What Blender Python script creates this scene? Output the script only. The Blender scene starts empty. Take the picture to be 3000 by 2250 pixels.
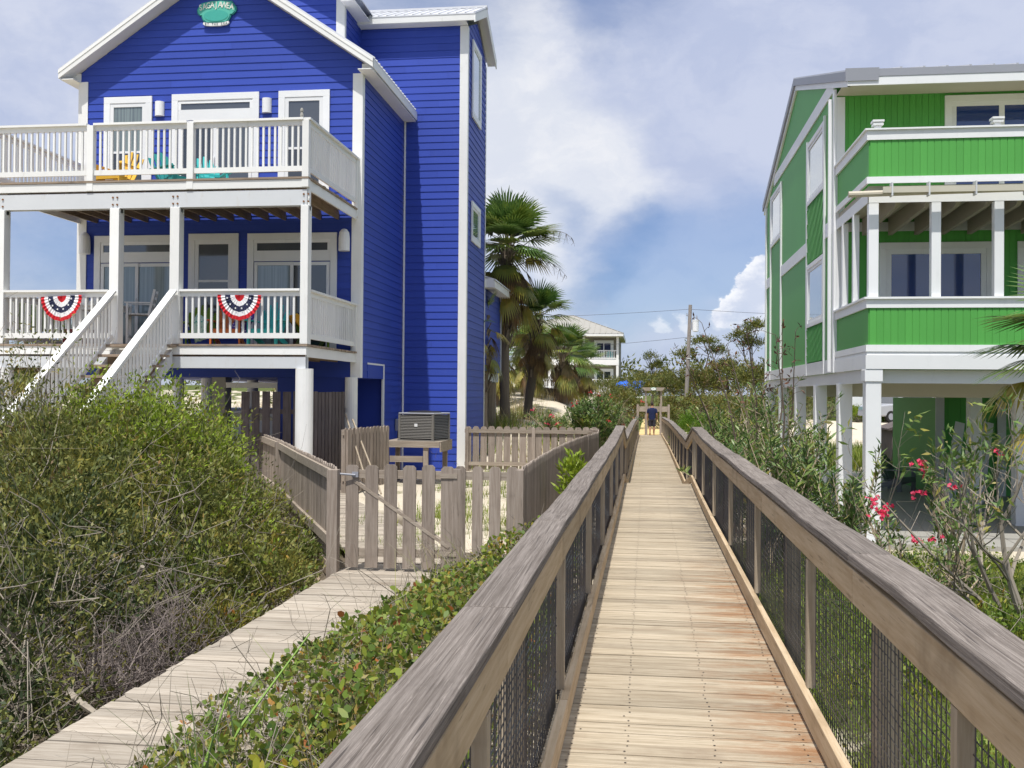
import bpy, math, random
import numpy as np
from mathutils import Vector, Matrix, noise as mnoise
random.seed(11); RNG = np.random.default_rng(5)
S = bpy.context.scene; COL = S.collection; R = math.radians; PI = math.pi
EYE = 2.5
# ------------------------------------------------------------------ camera
cam = bpy.data.objects.new("camera", bpy.data.cameras.new("camera")); COL.objects.link(cam)
CR = Matrix.Rotation(R(7.41), 4, 'Z') @ Matrix.Rotation(R(90.58), 4, 'X') @ Matrix.Rotation(R(.43), 4, 'Z')
cam.matrix_world = Matrix.Translation((0, 0, EYE)) @ CR
cam.data.sensor_width = 36; cam.data.lens = 36 * 2960 / 3000
cam.data.clip_start = .05; cam.data.clip_end = 3000
S.camera = cam
# ------------------------------------------------------------------ helpers
WL = {}
def tag(o, label=None, cat=None, group=None, kind=None):
    if label: o['label'] = label
    if cat: o['category'] = cat
    if group: o['group'] = group
    if kind: o['kind'] = kind
    return o
def thing(name, label, cat, loc=(0, 0, 0), rz=0, group=None):
    o = bpy.data.objects.new(name, None); COL.objects.link(o)
    o.location = loc; o.rotation_euler = (0, 0, rz); o.empty_display_size = .2
    WL[o] = Vector(loc)
    return tag(o, label, cat, group)
def copy_thing(o, loc, rz, label, group=None, parent=None):
    c = o.copy(); COL.objects.link(c)
    if parent is None:
        c.location = loc; c.rotation_euler = (0, 0, rz); c['label'] = label
        if group: c['group'] = group
    else:
        c.parent = parent
    for ch in list(o.children):
        copy_thing(ch, None, None, None, None, c)
    return c
class MB:
    def __init__(s): s.v = []; s.f = []; s.m = []; s.r = []; s.st = []
    def add(s, vs, fs, mi=0, rnd=None):
        n = len(s.v); s.st.append((n, len(s.f))); s.v.extend([tuple(p) for p in vs])
        if rnd is None: rnd = random.random()
        for f in fs:
            s.f.append(tuple(i + n for i in f)); s.m.append(mi); s.r.append(rnd)
    def box(s, x0, x1, y0, y1, z0, z1, mi=0, rnd=None):
        s.add([(x0,y0,z0),(x1,y0,z0),(x1,y1,z0),(x0,y1,z0),(x0,y0,z1),(x1,y0,z1),(x1,y1,z1),(x0,y1,z1)],
              [(0,3,2,1),(4,5,6,7),(0,1,5,4),(1,2,6,5),(2,3,7,6),(3,0,4,7)], mi, rnd)
    def bar(s, p, q, w, h, mi=0, up=(0, 0, 1), rnd=None):
        p = Vector(p); q = Vector(q); d = (q - p).normalized(); u = Vector(up)
        if abs(d.dot(u)) > .98: u = Vector((0, 1, 0))
        a = d.cross(u).normalized(); b = a.cross(d)
        a *= w / 2; b *= h / 2
        vs = [p - a - b, p + a - b, p + a + b, p - a + b, q - a - b, q + a - b, q + a + b, q - a + b]
        s.add(vs, [(0,3,2,1),(4,5,6,7),(0,1,5,4),(1,2,6,5),(2,3,7,6),(3,0,4,7)], mi, rnd)
    def tube(s, pts, rads, n=6, mi=0, cap=True, rnd=None):
        pts = [Vector(p) for p in pts]; m = len(pts); vs = []
        ref = Vector((.13, .27, .95))
        for i, p in enumerate(pts):
            d = (pts[min(i + 1, m - 1)] - pts[max(i - 1, 0)])
            if d.length < 1e-9: d = Vector((0, 0, 1))
            d.normalize()
            if abs(d.dot(ref)) > .97: ref = Vector((.9, .3, .1))
            a = d.cross(ref).normalized(); b = d.cross(a)
            r = rads[i] if hasattr(rads, '__len__') else rads
            for k in range(n):
                t = 2 * PI * k / n; vs.append(p + a * (r * math.cos(t)) + b * (r * math.sin(t)))
        fs = []
        for i in range(m - 1):
            for k in range(n):
                k2 = (k + 1) % n
                fs.append((i*n+k, i*n+k2, (i+1)*n+k2, (i+1)*n+k))
        if cap: fs.append(tuple(range(n))[::-1]); fs.append(tuple((m-1)*n + k for k in range(n)))
        s.add(vs, fs, mi, rnd)
    def prism(s, poly, axis, a0, a1, mi=0, rnd=None):   # polygon in the other two axes, extruded along axis
        def P(u, v, a): return {'x': (a, u, v), 'y': (u, a, v), 'z': (u, v, a)}[axis]
        n = len(poly); vs = [P(u, v, a0) for u, v in poly] + [P(u, v, a1) for u, v in poly]
        fs = [tuple(range(n)), tuple(range(n, 2*n))[::-1]] + [(i, (i+1) % n, n + (i+1) % n, n + i)[::-1] for i in range(n)]
        s.add(vs, fs, mi, rnd)
    def lathe(s, prof, c, n=16, mi=0):
        vs = []; 
        for r, z in prof:
            for k in range(n):
                t = 2*PI*k/n; vs.append((c[0]+r*math.cos(t), c[1]+r*math.sin(t), c[2]+z))
        m = len(prof); fs = []
        for i in range(m-1):
            for k in range(n):
                k2 = (k+1) % n; fs.append((i*n+k, i*n+k2, (i+1)*n+k2, (i+1)*n+k))
        fs.append(tuple(range(n))[::-1]); fs.append(tuple((m-1)*n+k for k in range(n)))
        s.add(vs, fs, mi)
    def build_each(s, name, mat, parent, **k):      # every added piece becomes a part of its own
        for a, b in zip(s.st, s.st[1:] + [(len(s.v), len(s.f))]):
            q = MB(); q.v = s.v[a[0]:b[0]]; q.f = [tuple(i - a[0] for i in f) for f in s.f[a[1]:b[1]]]; q.m = s.m[a[1]:b[1]]; q.r = s.r[a[1]:b[1]]
            q.build(name, mat, parent, **k)
    def quad(s, a, b, c, d, mi=0, rnd=None): s.add([a, b, c, d], [(0, 1, 2, 3)], mi, rnd)
    def build(s, name, mat, parent=None, origin=None, smooth=False, bevel=0, local=False):
        V = np.array(s.v, dtype=float)
        if parent is not None and not local:
            p = parent
            while p.parent is not None: p = p.parent
            og = WL.get(p, p.location)
        elif local: og = Vector((0, 0, 0))
        elif origin is not None: og = Vector(origin)
        else:
            lo, hi = V.min(0), V.max(0); og = Vector(((lo[0]+hi[0])/2, (lo[1]+hi[1])/2, lo[2]))
        V = V - np.array(og)
        me = bpy.data.meshes.new(name); me.from_pydata(V.tolist(), [], s.f)
        mats = mat if isinstance(mat, (list, tuple)) else [mat]
        for m in mats: me.materials.append(m)
        if len(mats) > 1: me.polygons.foreach_set('material_index', s.m)
        at = me.attributes.new('rnd', 'FLOAT', 'FACE'); at.data.foreach_set('value', s.r)
        if smooth: me.polygons.foreach_set('use_smooth', [True]*len(s.f))
        me.update()
        o = bpy.data.objects.new(name, me); COL.objects.link(o)
        if parent is not None: o.parent = parent
        else: o.location = og; WL[o] = Vector(og)
        if bevel:
            b = o.modifiers.new('bevel', 'BEVEL'); b.width = bevel; b.segments = 2; b.limit_method = 'ANGLE'
        return o
# ------------------------------------------------------------------ materials
def lin(c):
    return tuple(((x/255)/12.92 if x/255 <= .04045 else ((x/255+.055)/1.055)**2.4) for x in c)
def N(nt, t, **k):
    n = nt.nodes.new(t)
    for a, b in k.items(): setattr(n, a, b)
    return n
def base(name):
    m = bpy.data.materials.new(name); m.use_nodes = True; nt = m.node_tree
    return m, nt, nt.nodes['Principled BSDF']
def mixc(nt, a, b, fac, mode='MIX'):
    n = N(nt, 'ShaderNodeMix', data_type='RGBA', blend_type=mode)
    for sock, val in ((n.inputs[0], fac), (n.inputs[6], a), (n.inputs[7], b)):
        if hasattr(val, 'links'): nt.links.new(val, sock)
        elif isinstance(val, (int, float)): sock.default_value = val
        else: sock.default_value = tuple(val)[:3] + (1,)
    return n.outputs[2]
def mth(nt, op, a, b=0., c=0.):
    n = N(nt, 'ShaderNodeMath', operation=op)
    for i, v in enumerate((a, b, c)):
        if hasattr(v, 'links'): nt.links.new(v, n.inputs[i])
        else: n.inputs[i].default_value = v
    return n.outputs[0]
def mrange(nt, v, a, b, c=0., d=1., smooth=True):
    n = N(nt, 'ShaderNodeMapRange', interpolation_type='SMOOTHSTEP' if smooth else 'LINEAR')
    nt.links.new(v, n.inputs[0])
    for i, x in enumerate((a, b, c, d)): n.inputs[i+1].default_value = x
    return n.outputs[0]
def noise_tex(nt, scale, stretch=(1, 1, 1), detail=5, rough=.55, coord='Object', vec=None):
    if vec is None:
        tc = N(nt, 'ShaderNodeTexCoord'); vec = tc.outputs[coord]
    mp = N(nt, 'ShaderNodeMapping'); mp.inputs['Scale'].default_value = stretch; nt.links.new(vec, mp.inputs[0])
    n = N(nt, 'ShaderNodeTexNoise'); n.inputs['Scale'].default_value = scale
    n.inputs['Detail'].default_value = detail; n.inputs['Roughness'].default_value = rough
    nt.links.new(mp.outputs[0], n.inputs['Vector']); return n.outputs[0]
def attr(nt, name='rnd'):
    a = N(nt, 'ShaderNodeAttribute', attribute_name=name); return a.outputs['Fac']
def bump(nt, bs, h, strength=.3, dist=.01):
    b = N(nt, 'ShaderNodeBump'); b.inputs['Strength'].default_value = strength; b.inputs['Distance'].default_value = dist
    nt.links.new(h, b.inputs['Height']); nt.links.new(b.outputs[0], bs.inputs['Normal'])
def paint(name, col, rough=.55, dirt=None, dirt_amt=.35, nscale=1.5, rndv=.06, bmp=.08, spec=.35, stretch=(1, 1, 1)):
    m, nt, b = base(name)
    n1 = noise_tex(nt, nscale, stretch, 6, .65)
    c = mixc(nt, [x*.9 for x in col], [min(1, x*1.07) for x in col], n1)
    if dirt:
        n2 = noise_tex(nt, nscale*3.1, (stretch[0]*1.7, stretch[1]*1.7, stretch[2]*.5), 8, .7)
        c = mixc(nt, c, dirt, mrange(nt, n2, .55, .8, 0, dirt_amt))
    r = mth(nt, 'MULTIPLY_ADD', attr(nt), 2*rndv, 1-rndv)
    cc = N(nt, 'ShaderNodeCombineXYZ')
    for i in range(3): nt.links.new(r, cc.inputs[i])
    c = mixc(nt, c, cc.outputs[0], 1., 'MULTIPLY')
    nt.links.new(c, b.inputs['Base Color']); b.inputs['Roughness'].default_value = rough
    b.inputs['Specular IOR Level'].default_value = spec
    if bmp: bump(nt, b, noise_tex(nt, 60, stretch, 4), bmp, .004)
    return m
def wood(name, c1, c2, axis='x', rough=.8, rndv=.22, grain=1., dark=None, bmp=.5, stain=None, fine=False):
    m, nt, b = base(name)
    st = {'x': (1.2, 22, 22), 'y': (22, 1.2, 22), 'z': (22, 22, 1.2)}[axis]
    tc = N(nt, 'ShaderNodeTexCoord'); ra = attr(nt)
    if fine: st = (26, .35, 26)
    ofs = N(nt, 'ShaderNodeCombineXYZ')
    for i, k in enumerate((17., 31., 53.)): nt.links.new(mth(nt, 'MULTIPLY', ra, k), ofs.inputs[i])
    va = N(nt, 'ShaderNodeVectorMath', operation='ADD'); nt.links.new(tc.outputs['Object'], va.inputs[0]); nt.links.new(ofs.outputs[0], va.inputs[1])
    g = noise_tex(nt, grain*1.6, st, 6, .7, vec=va.outputs[0])
    g2 = noise_tex(nt, 2.3, (1, 1, 1), 4, .6, vec=va.outputs[0])
    c = mixc(nt, c1, c2, mrange(nt, g, .3, .7))
    c = mixc(nt, c, dark or [x*.45 for x in c1], mth(nt, 'MULTIPLY', mrange(nt, g2, .52, .8), .6))
    g3 = noise_tex(nt, grain*3.5, st, 3, .6, vec=va.outputs[0])
    c = mixc(nt, c, [x*.35 for x in c1], mth(nt, 'MULTIPLY', mrange(nt, g3, .62, .72), .55))
    if fine:      # weathered cap boards: pale raised grain and dark checks
        g4 = noise_tex(nt, grain*5, tuple(q*.7 for q in st), 4, .65, vec=va.outputs[0])
        c = mixc(nt, c, [x*1.55 for x in c2], mth(nt, 'MULTIPLY', mrange(nt, g4, .56, .66), .55))
        g5 = noise_tex(nt, grain*2.2, (st[0]*.8, st[1]*.5, st[2]*.8), 2, .5, vec=va.outputs[0])
        c = mixc(nt, c, (.03, .025, .025), mth(nt, 'MULTIPLY', mrange(nt, g5, .655, .70), .7))
    if stain: c = stain(nt, c, tc)
    r = mth(nt, 'MULTIPLY_ADD', ra, 2*rndv, 1-rndv)
    cc = N(nt, 'ShaderNodeCombineXYZ')
    for i in range(3): nt.links.new(r, cc.inputs[i])
    c = mixc(nt, c, cc.outputs[0], 1., 'MULTIPLY')
    nt.links.new(c, b.inputs['Base Color']); b.inputs['Roughness'].default_value = rough
    b.inputs['Specular IOR Level'].default_value = .2
    bump(nt, b, g, bmp, .006)
    return m
def glass(name, col, rough=.06, folds=0., col2=None):
    m, nt, b = base(name)
    if folds:
        n1 = noise_tex(nt, 3., (folds, folds, .15), 3, .5)
        c = mixc(nt, col, col2 or [x*.6 for x in col], mrange(nt, n1, .35, .65))
        nt.links.new(c, b.inputs['Base Color'])
    else:
        b.inputs['Base Color'].default_value = (*col, 1)
    b.inputs['Roughness'].default_value = rough; b.inputs['Specular IOR Level'].default_value = .9
    b.inputs['Coat Weight'].default_value = .9; b.inputs['Coat Roughness'].default_value = .02
    return m
def leafmat(name, cols, trans=.25, rough=.5, hue=.85):
    m, nt, b = base(name)
    cr = N(nt, 'ShaderNodeValToRGB'); el = cr.color_ramp.elements
    k = len(cols)
    for i, c in enumerate(cols):
        e = el[i] if i < 2 else el.new(i/(k-1))
        e.position = i/(k-1); e.color = (*c, 1)
    nt.links.new(attr(nt), cr.inputs[0])
    lc = mixc(nt, cr.outputs[0], mixc(nt, cr.outputs[0], (1.45, 1.12, .62), 1., 'MULTIPLY'), mth(nt, 'MULTIPLY', mrange(nt, noise_tex(nt, 1.7, (1, 1, 1), 4, .6), .45, .68), hue))
    lc = mixc(nt, lc, mixc(nt, lc, (.62, .74, .72), 1., 'MULTIPLY'), mth(nt, 'MULTIPLY', mrange(nt, noise_tex(nt, 2.6, (1, 1, 1.3), 4, .6), .52, .7), hue))
    nt.links.new(lc, b.inputs['Base Color']); b.inputs['Roughness'].default_value = rough
    b.inputs['Specular IOR Level'].default_value = .3
    tr = N(nt, 'ShaderNodeBsdfTranslucent'); nt.links.new(lc, tr.inputs[0])
    mx = N(nt, 'ShaderNodeMixShader'); mx.inputs[0].default_value = trans
    nt.links.new(b.outputs[0], mx.inputs[1]); nt.links.new(tr.outputs[0], mx.inputs[2])
    nt.links.new(mx.outputs[0], nt.nodes['Material Output'].inputs[0])
    return m
WHITE = (.82, .82, .80)
m_white = paint('white paint', WHITE, .5, (.45, .42, .36), .35, 1.2)
m_white2 = paint('white trim paint', (.82, .83, .84), .45, (.5, .5, .5), .2, 1.)
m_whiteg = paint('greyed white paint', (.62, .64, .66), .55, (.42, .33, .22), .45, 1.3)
m_blue = paint('blue siding paint', (.036, .072, .40), .5, (.07, .11, .42), .3, .7, .07, .1, .3)
m_green = paint('green siding paint', (.095, .37, .075), .5, (.13, .41, .12), .3, .6, .05, .1, .3)
m_greend = paint('green louvre paint', (.05, .23, .05), .55, None, 0, 1., .05)
m_metal = paint('galvanised roof metal', (.62, .63, .66), .35, (.45, .45, .47), .3, .6, .03, .02, .5)
m_metal2 = paint('grey roof edge', (.30, .31, .35), .45, None, 0, .6, .03)
m_beige = paint('beige soffit', (.55, .52, .43), .7, None, 0, 1., .03)
m_under = wood('raw joist wood', (.20, .15, .11), (.30, .23, .17), 'y')
m_dark = paint('dark void paint', (.015, .015, .02), .9, None, 0, 1, .02, 0)
m_conc = paint('concrete', (.34, .33, .30), .85, (.2, .19, .18), .5, 1.1, .02, .2)
m_rust = paint('rusty bolt', (.22, .10, .04), .8)
m_glassU = glass('upper curtain glass', (.12, .15, .155), .06, 14, (.22, .27, .26))
m_glassD = glass('dark glass', (.035, .04, .045), .05)
m_glassG = glass('dark grey glass', (.075, .085, .1), .06)
m_glassC = glass('pale curtain glass', (.16, .22, .25), .06, 16, (.25, .32, .34))
m_glassB = glass('sky reflection blue glass', (.018, .045, .19), .05)  # blue sky reflection put into the base colour of the panes
m_glassS = glass('pale sky glass', (.22, .33, .36), .05)
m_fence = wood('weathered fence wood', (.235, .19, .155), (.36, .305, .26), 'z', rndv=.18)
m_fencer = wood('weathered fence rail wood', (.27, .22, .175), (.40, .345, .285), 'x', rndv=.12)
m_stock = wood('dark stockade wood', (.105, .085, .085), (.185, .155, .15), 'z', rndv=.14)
m_cap = wood('grey rail cap wood', (.12, .099, .085), (.27, .236, .212), 'y', rndv=.11, grain=2.7, bmp=1., fine=True)
m_face = wood('tan rail board wood', (.42, .305, .185), (.56, .44, .30), 'y', rndv=.1, grain=.8)
m_post = wood('tan post wood', (.33, .265, .19), (.44, .375, .29), 'z', rndv=.12)
def deck_stain(nt, c, tc):
    sp = N(nt, 'ShaderNodeSeparateXYZ'); nt.links.new(tc.outputs['Object'], sp.inputs[0])
    nz = noise_tex(nt, 2.4, (1.0, 4., 1), 8, .75)
    ex = mrange(nt, sp.outputs[0], .15, .80); ey = mrange(nt, sp.outputs[1], 11., 8.5)
    k = mth(nt, 'MULTIPLY', mth(nt, 'MULTIPLY', ex, ey), mrange(nt, nz, .40, .60))
    c = mixc(nt, c, (.25, .115, .045), mth(nt, 'MULTIPLY', k, .8))
    nz2 = noise_tex(nt, 2.2, (1.0, 6., 1), 7, .75)
    ex2 = mrange(nt, sp.outputs[0], .35, .8); ey2 = mth(nt, 'MULTIPLY', mrange(nt, sp.outputs[1], 9., 11.), mrange(nt, sp.outputs[1], 20., 15.))
    k2 = mth(nt, 'MULTIPLY', mth(nt, 'MULTIPLY', ex2, ey2), mrange(nt, nz2, .42, .6))
    c = mixc(nt, c, (.10, .09, .08), mth(nt, 'MULTIPLY', k2, .8))
    nz3 = noise_tex(nt, 1.1, (.5, 7., 1), 6, .7)
    return mixc(nt, c, (.25, .17, .11), mth(nt, 'MULTIPLY', mrange(nt, nz3, .58, .74), .55))
m_deck = wood('bleached deck planks', (.29, .235, .165), (.475, .405, .305), 'x', rndv=.17, stain=deck_stain, dark=(.23, .17, .12), bmp=.4)
m_path = wood('grey path planks', (.29, .245, .195), (.45, .40, .335), 'x', rndv=.17, dark=(.21, .16, .12), bmp=.4)
m_tread = wood('brown stair tread', (.26, .20, .15), (.38, .30, .23), 'x', rndv=.15)
m_yel = wood('new yellow lumber', (.62, .47, .20), (.72, .57, .30), 'x', rndv=.1)
m_wire = paint('black coated wire', (.06, .057, .07), .4, None, 0, 1, .02, 0, .6)
m_ac = paint('condenser grey', (.19, .18, .165), .5, None, 0, 2, .05)
m_twigt = paint('tan stem', (.36, .29, .205), .9, (.2, .15, .10), .5, 3, .3, 0)
m_twig = paint('dry grey twig', (.27, .235, .19), .9, (.2, .17, .13), .5, 3, .35, 0)
m_twigd = paint('dark brown twig', (.14, .11, .085), .9, None, 0, 3, .35, 0)
m_trunk = paint('palm trunk bark', (.20, .165, .13), .95, (.08, .065, .05), .8, 5, .35, .5, .1)
m_bark = paint('tree bark', (.16, .13, .10), .95, (.07, .06, .05), .6, 4, .3, .3, .1)
L_olive = leafmat('olive shrub leaves', [(.05,.063,.022),(.10,.122,.033),(.165,.185,.05),(.235,.25,.068),(.27,.20,.08)], .25)
L_bright = leafmat('bright vine leaves', [(.105,.17,.018),(.19,.28,.024),(.285,.385,.035),(.36,.44,.06)], .34, .5, .35)
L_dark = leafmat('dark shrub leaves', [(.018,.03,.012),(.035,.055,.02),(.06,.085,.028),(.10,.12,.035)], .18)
L_vine = leafmat('round vine leaves', [(.05,.09,.02),(.10,.165,.025),(.16,.24,.035),(.26,.30,.06),(.36,.14,.05)], .28)
L_ole = leafmat('oleander leaves', [(.045,.095,.03),(.085,.165,.05),(.14,.23,.065),(.21,.29,.08),(.30,.28,.10)], .22, .4)
L_dead = leafmat('dead frond leaves', [(.09,.06,.04),(.16,.11,.07),(.25,.18,.10),(.33,.26,.13)], .15, .8)
L_palm = leafmat('palm frond leaves', [(.045,.095,.025),(.085,.165,.04),(.15,.24,.06),(.26,.31,.08)], .22, .4)
L_palmy = leafmat('yellowing palm leaves', [(.14,.18,.04),(.24,.26,.06),(.36,.34,.09),(.42,.34,.14)], .25, .5)
L_grass = leafmat('green grass blades', [(.08,.13,.015),(.15,.22,.025),(.22,.30,.04),(.33,.33,.10)], .3)
L_dry = leafmat('dry grass blades', [(.25,.20,.10),(.36,.30,.16),(.45,.39,.22)], .2, .8)
L_tree = leafmat('far tree leaves', [(.06,.08,.025),(.105,.13,.035),(.165,.185,.045),(.25,.22,.07)], .18)
L_lime = leafmat('lime bush leaves', [(.07,.15,.015),(.12,.23,.02),(.18,.31,.03)], .3)
L_pink = leafmat('pink oleander petals', [(.72,.03,.09),(.80,.06,.16),(.85,.14,.24)], .3, .5, 0.)
L_red = leafmat('red oleander petals', [(.62,.03,.05),(.74,.06,.09)], .3, .5, 0.)
# ------------------------------------------------------------------ terrain
def sm(a, b, x):
    t = np.clip((x - a) / (b - a), 0, 1); return t*t*(3 - 2*t)
def ground_h(x, y):
    x = np.asarray(x, float); y = np.asarray(y, float)
    left = sm(-.4, -1.6, x)
    h = left * (.10 + .38 * sm(9.5, 12.5, y))
    h = h + sm(-.9, -4.2, x) * (1.0 * sm(25.5, 33, y) + .5 * sm(38, 52, y)) + left * .5 * sm(40, 52, y)
    h = h - .05 * sm(1., 3., x) * sm(14, 17, y)
    h = h + .3 * sm(1., 2., x) * sm(16, 10, y)
    h = h + (1 - left) * sm(56, 85, y) * (1 - sm(1.5, 6, x)) * 1.0 + sm(95, 140, y) * 1.0
    h = h + sm(-.4, 1., x) * sm(30, 50, y) * .1 + sm(2., 6., x) * sm(40, 62, y) * .95
    amp = .10 * sm(1.2, 3, np.abs(x - .2)) * (1 - .8 * sm(3, 4, x) * sm(15, 17, y) * sm(38, 34, y))
    h = h + amp * (np.sin(x*1.1 + y*.7) * np.sin(y*.53 - x*.31) + .4*np.sin(x*2.9 + 1.3) * np.sin(y*2.3))
    return h
def gh(x, y): return float(ground_h(x, y))
def ground():
    xs = np.concatenate([np.linspace(-900, -60, 20), np.linspace(-58, -16, 40), np.linspace(-15.6, 15.6, 180), np.linspace(16, 58, 40), np.linspace(60, 900, 20)])
    ys = np.concatenate([np.linspace(-200, -8, 10), np.linspace(-6, 40, 240), np.linspace(40.5, 110, 120), np.linspace(115, 300, 20), np.linspace(330, 1600, 14)])
    X, Y = np.meshgrid(xs, ys); Z = ground_h(X, Y)
    nx, ny = len(xs), len(ys)
    V = np.stack([X.ravel(), Y.ravel(), Z.ravel()], 1)
    idx = np.arange(nx*ny).reshape(ny, nx)
    F = np.stack([idx[:-1,:-1].ravel(), idx[:-1,1:].ravel(), idx[1:,1:].ravel(), idx[1:,:-1].ravel()], 1)
    me = bpy.data.meshes.new('ground'); me.from_pydata(V.tolist(), [], F.tolist())
    g = np.zeros_like(X)
    g = g + .8 * sm(.9, 1.6, X) * sm(17.2, 16.2, Y)                    # green strip right of the boardwalk
    g = np.maximum(g, .85 * sm(1., 1.6, X) * sm(36, 38, Y) * sm(47, 44, Y))
    g = np.maximum(g, .8 * sm(60, 66, Y) * sm(-2.5, -1, X)); g = np.maximum(g, .75 * sm(100, 110, Y)); g = np.maximum(g, .6 * sm(-.9, -1.6, X) * sm(9, 7, Y) * sm(-3.6, -3.3, X))
    g = np.maximum(g, .38 * sm(-.9, -1.6, X) * sm(9, 11, Y)); g = np.maximum(g, .6 * sm(14, 18, X))
    g = np.maximum(g, .5 * sm(-14, -20, X))
    at = me.attributes.new('grass', 'FLOAT', 'POINT'); at.data.foreach_set('value', g.ravel())
    mu = sm(-3.25, -3.6, X) * sm(18, 15.5, Y) * sm(-12, -10, X); at = me.attributes.new('mulch', 'FLOAT', 'POINT'); at.data.foreach_set('value', mu.ravel())
    me.polygons.foreach_set('use_smooth', [True]*len(me.polygons))
    m, nt, b = base('dune sand and grass')
    n1 = noise_tex(nt, .9, (1, 1, 1), 8, .65); n2 = noise_tex(nt, 14, (1, 1, 1), 6, .7); n3 = noise_tex(nt, .5, (1, 1, 1), 3)
    sand = mixc(nt, (.50, .42, .31), (.68, .62, .52), n2)
    litter = mixc(nt, sand, (.20, .15, .09), mrange(nt, n1, .52, .72, 0, .55))
    gr = mixc(nt, (.05, .075, .018), (.13, .15, .045), n2)
    ga = attr(nt, 'grass')
    k = mrange(nt, mth(nt, 'ADD', ga, mth(nt, 'MULTIPLY', mth(nt, 'SUBTRACT', n1, .5), 1.3)), .42, .6)
    nt.links.new(mixc(nt, mixc(nt, litter, gr, k), mixc(nt, (.07, .055, .04), (.17, .135, .095), n2), mth(nt, 'MULTIPLY', attr(nt, 'mulch'), .93)), b.inputs['Base Color']); b.inputs['Roughness'].default_value = .95
    b.inputs['Specular IOR Level'].default_value = .1
    bump(nt, b, n2, .6, .04)
    me.materials.append(m); o = bpy.data.objects.new('ground', me); COL.objects.link(o); tag(o, kind='structure')
ground()
# ------------------------------------------------------------------ boardwalk
DK = [(-4, .88), (14, .88), (18.1, .94), (20.9, .60), (37, .57), (55.2, .35)]
def prof(y, tab):
    if y <= tab[0][0]: return tab[0][1]
    for (a, za), (b, zb) in zip(tab, tab[1:]):
        if y <= b: return za + (zb - za) * (y - a) / (b - a)
    return tab[-1][1]
def dz(y): return prof(y, DK)
def xc(y): return .225 + .0030 * (y - 6)
mb = MB(); y = -4.
while y < 55.2:
    w = random.uniform(.136, .142); xa, xb = xc(y) - .66 + random.uniform(-.012, .012), xc(y) + .66 + random.uniform(-.012, .012)
    za, zb = dz(y), dz(y + w); j = random.uniform(-.003, .003)
    mb.add([(xa,y,za-.04),(xb,y,za-.04),(xb,y+w,zb-.04),(xa,y+w,zb-.04),(xa,y,za+j),(xb,y,za+j),(xb,y+w,zb+j),(xa,y+w,zb+j)],
           [(0,3,2,1),(4,5,6,7),(0,1,5,4),(1,2,6,5),(2,3,7,6),(3,0,4,7)])
    y += w + random.uniform(.004, .009)
q = mb.f[:]; nb = len(mb.f)//6
for i in range(nb):
    yv = [mb.v[k][1] for k in mb.f[i*6+1]]; ym = (min(yv)+max(yv))/2; zt = sum(mb.v[k][2] for k in mb.f[i*6+1])/4
    if ym > 26: break
    for ox in (-.54, -.29, .12, .53):
        for oy in (-.035, .035):
            cx, cy = xc(ym) + ox + random.gauss(0, .006), ym + oy + random.gauss(0, .004); r_ = random.uniform(.0045, .0065)
            mb.add([(cx + r_*math.cos(k*1.0472), cy + r_*math.sin(k*1.0472), zt + .003) for k in range(6)], [tuple(range(6))], 1)
boardwalk = mb.build('boardwalk', [m_deck, paint('dark nail head', (.07, .055, .045), .6)], origin=(0, 0, 0)); tag(boardwalk, kind='structure')
mb = MB()
ys_ = [-4, 3, 8, 14, 18.1, 20.9, 30, 37, 46, 55.2]
for a, b in zip(ys_, ys_[1:]):
    for s in (-.52, .52): mb.bar((xc(a)+s, a, dz(a)-.14), (xc(b)+s, b, dz(b)-.14), .045, .19)
yy = -3.
while yy < 55:
    for s in (-.62, .62):
        g0 = gh(xc(yy)+s, yy); mb.box(xc(yy)+s-.05, xc(yy)+s+.05, yy-.05, yy+.05, g0-.2, dz(yy)-.06)
    yy += 2.43
tag(mb.build('boardwalk_substructure', m_face, origin=(0, 0, 0)), kind='structure')

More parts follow.
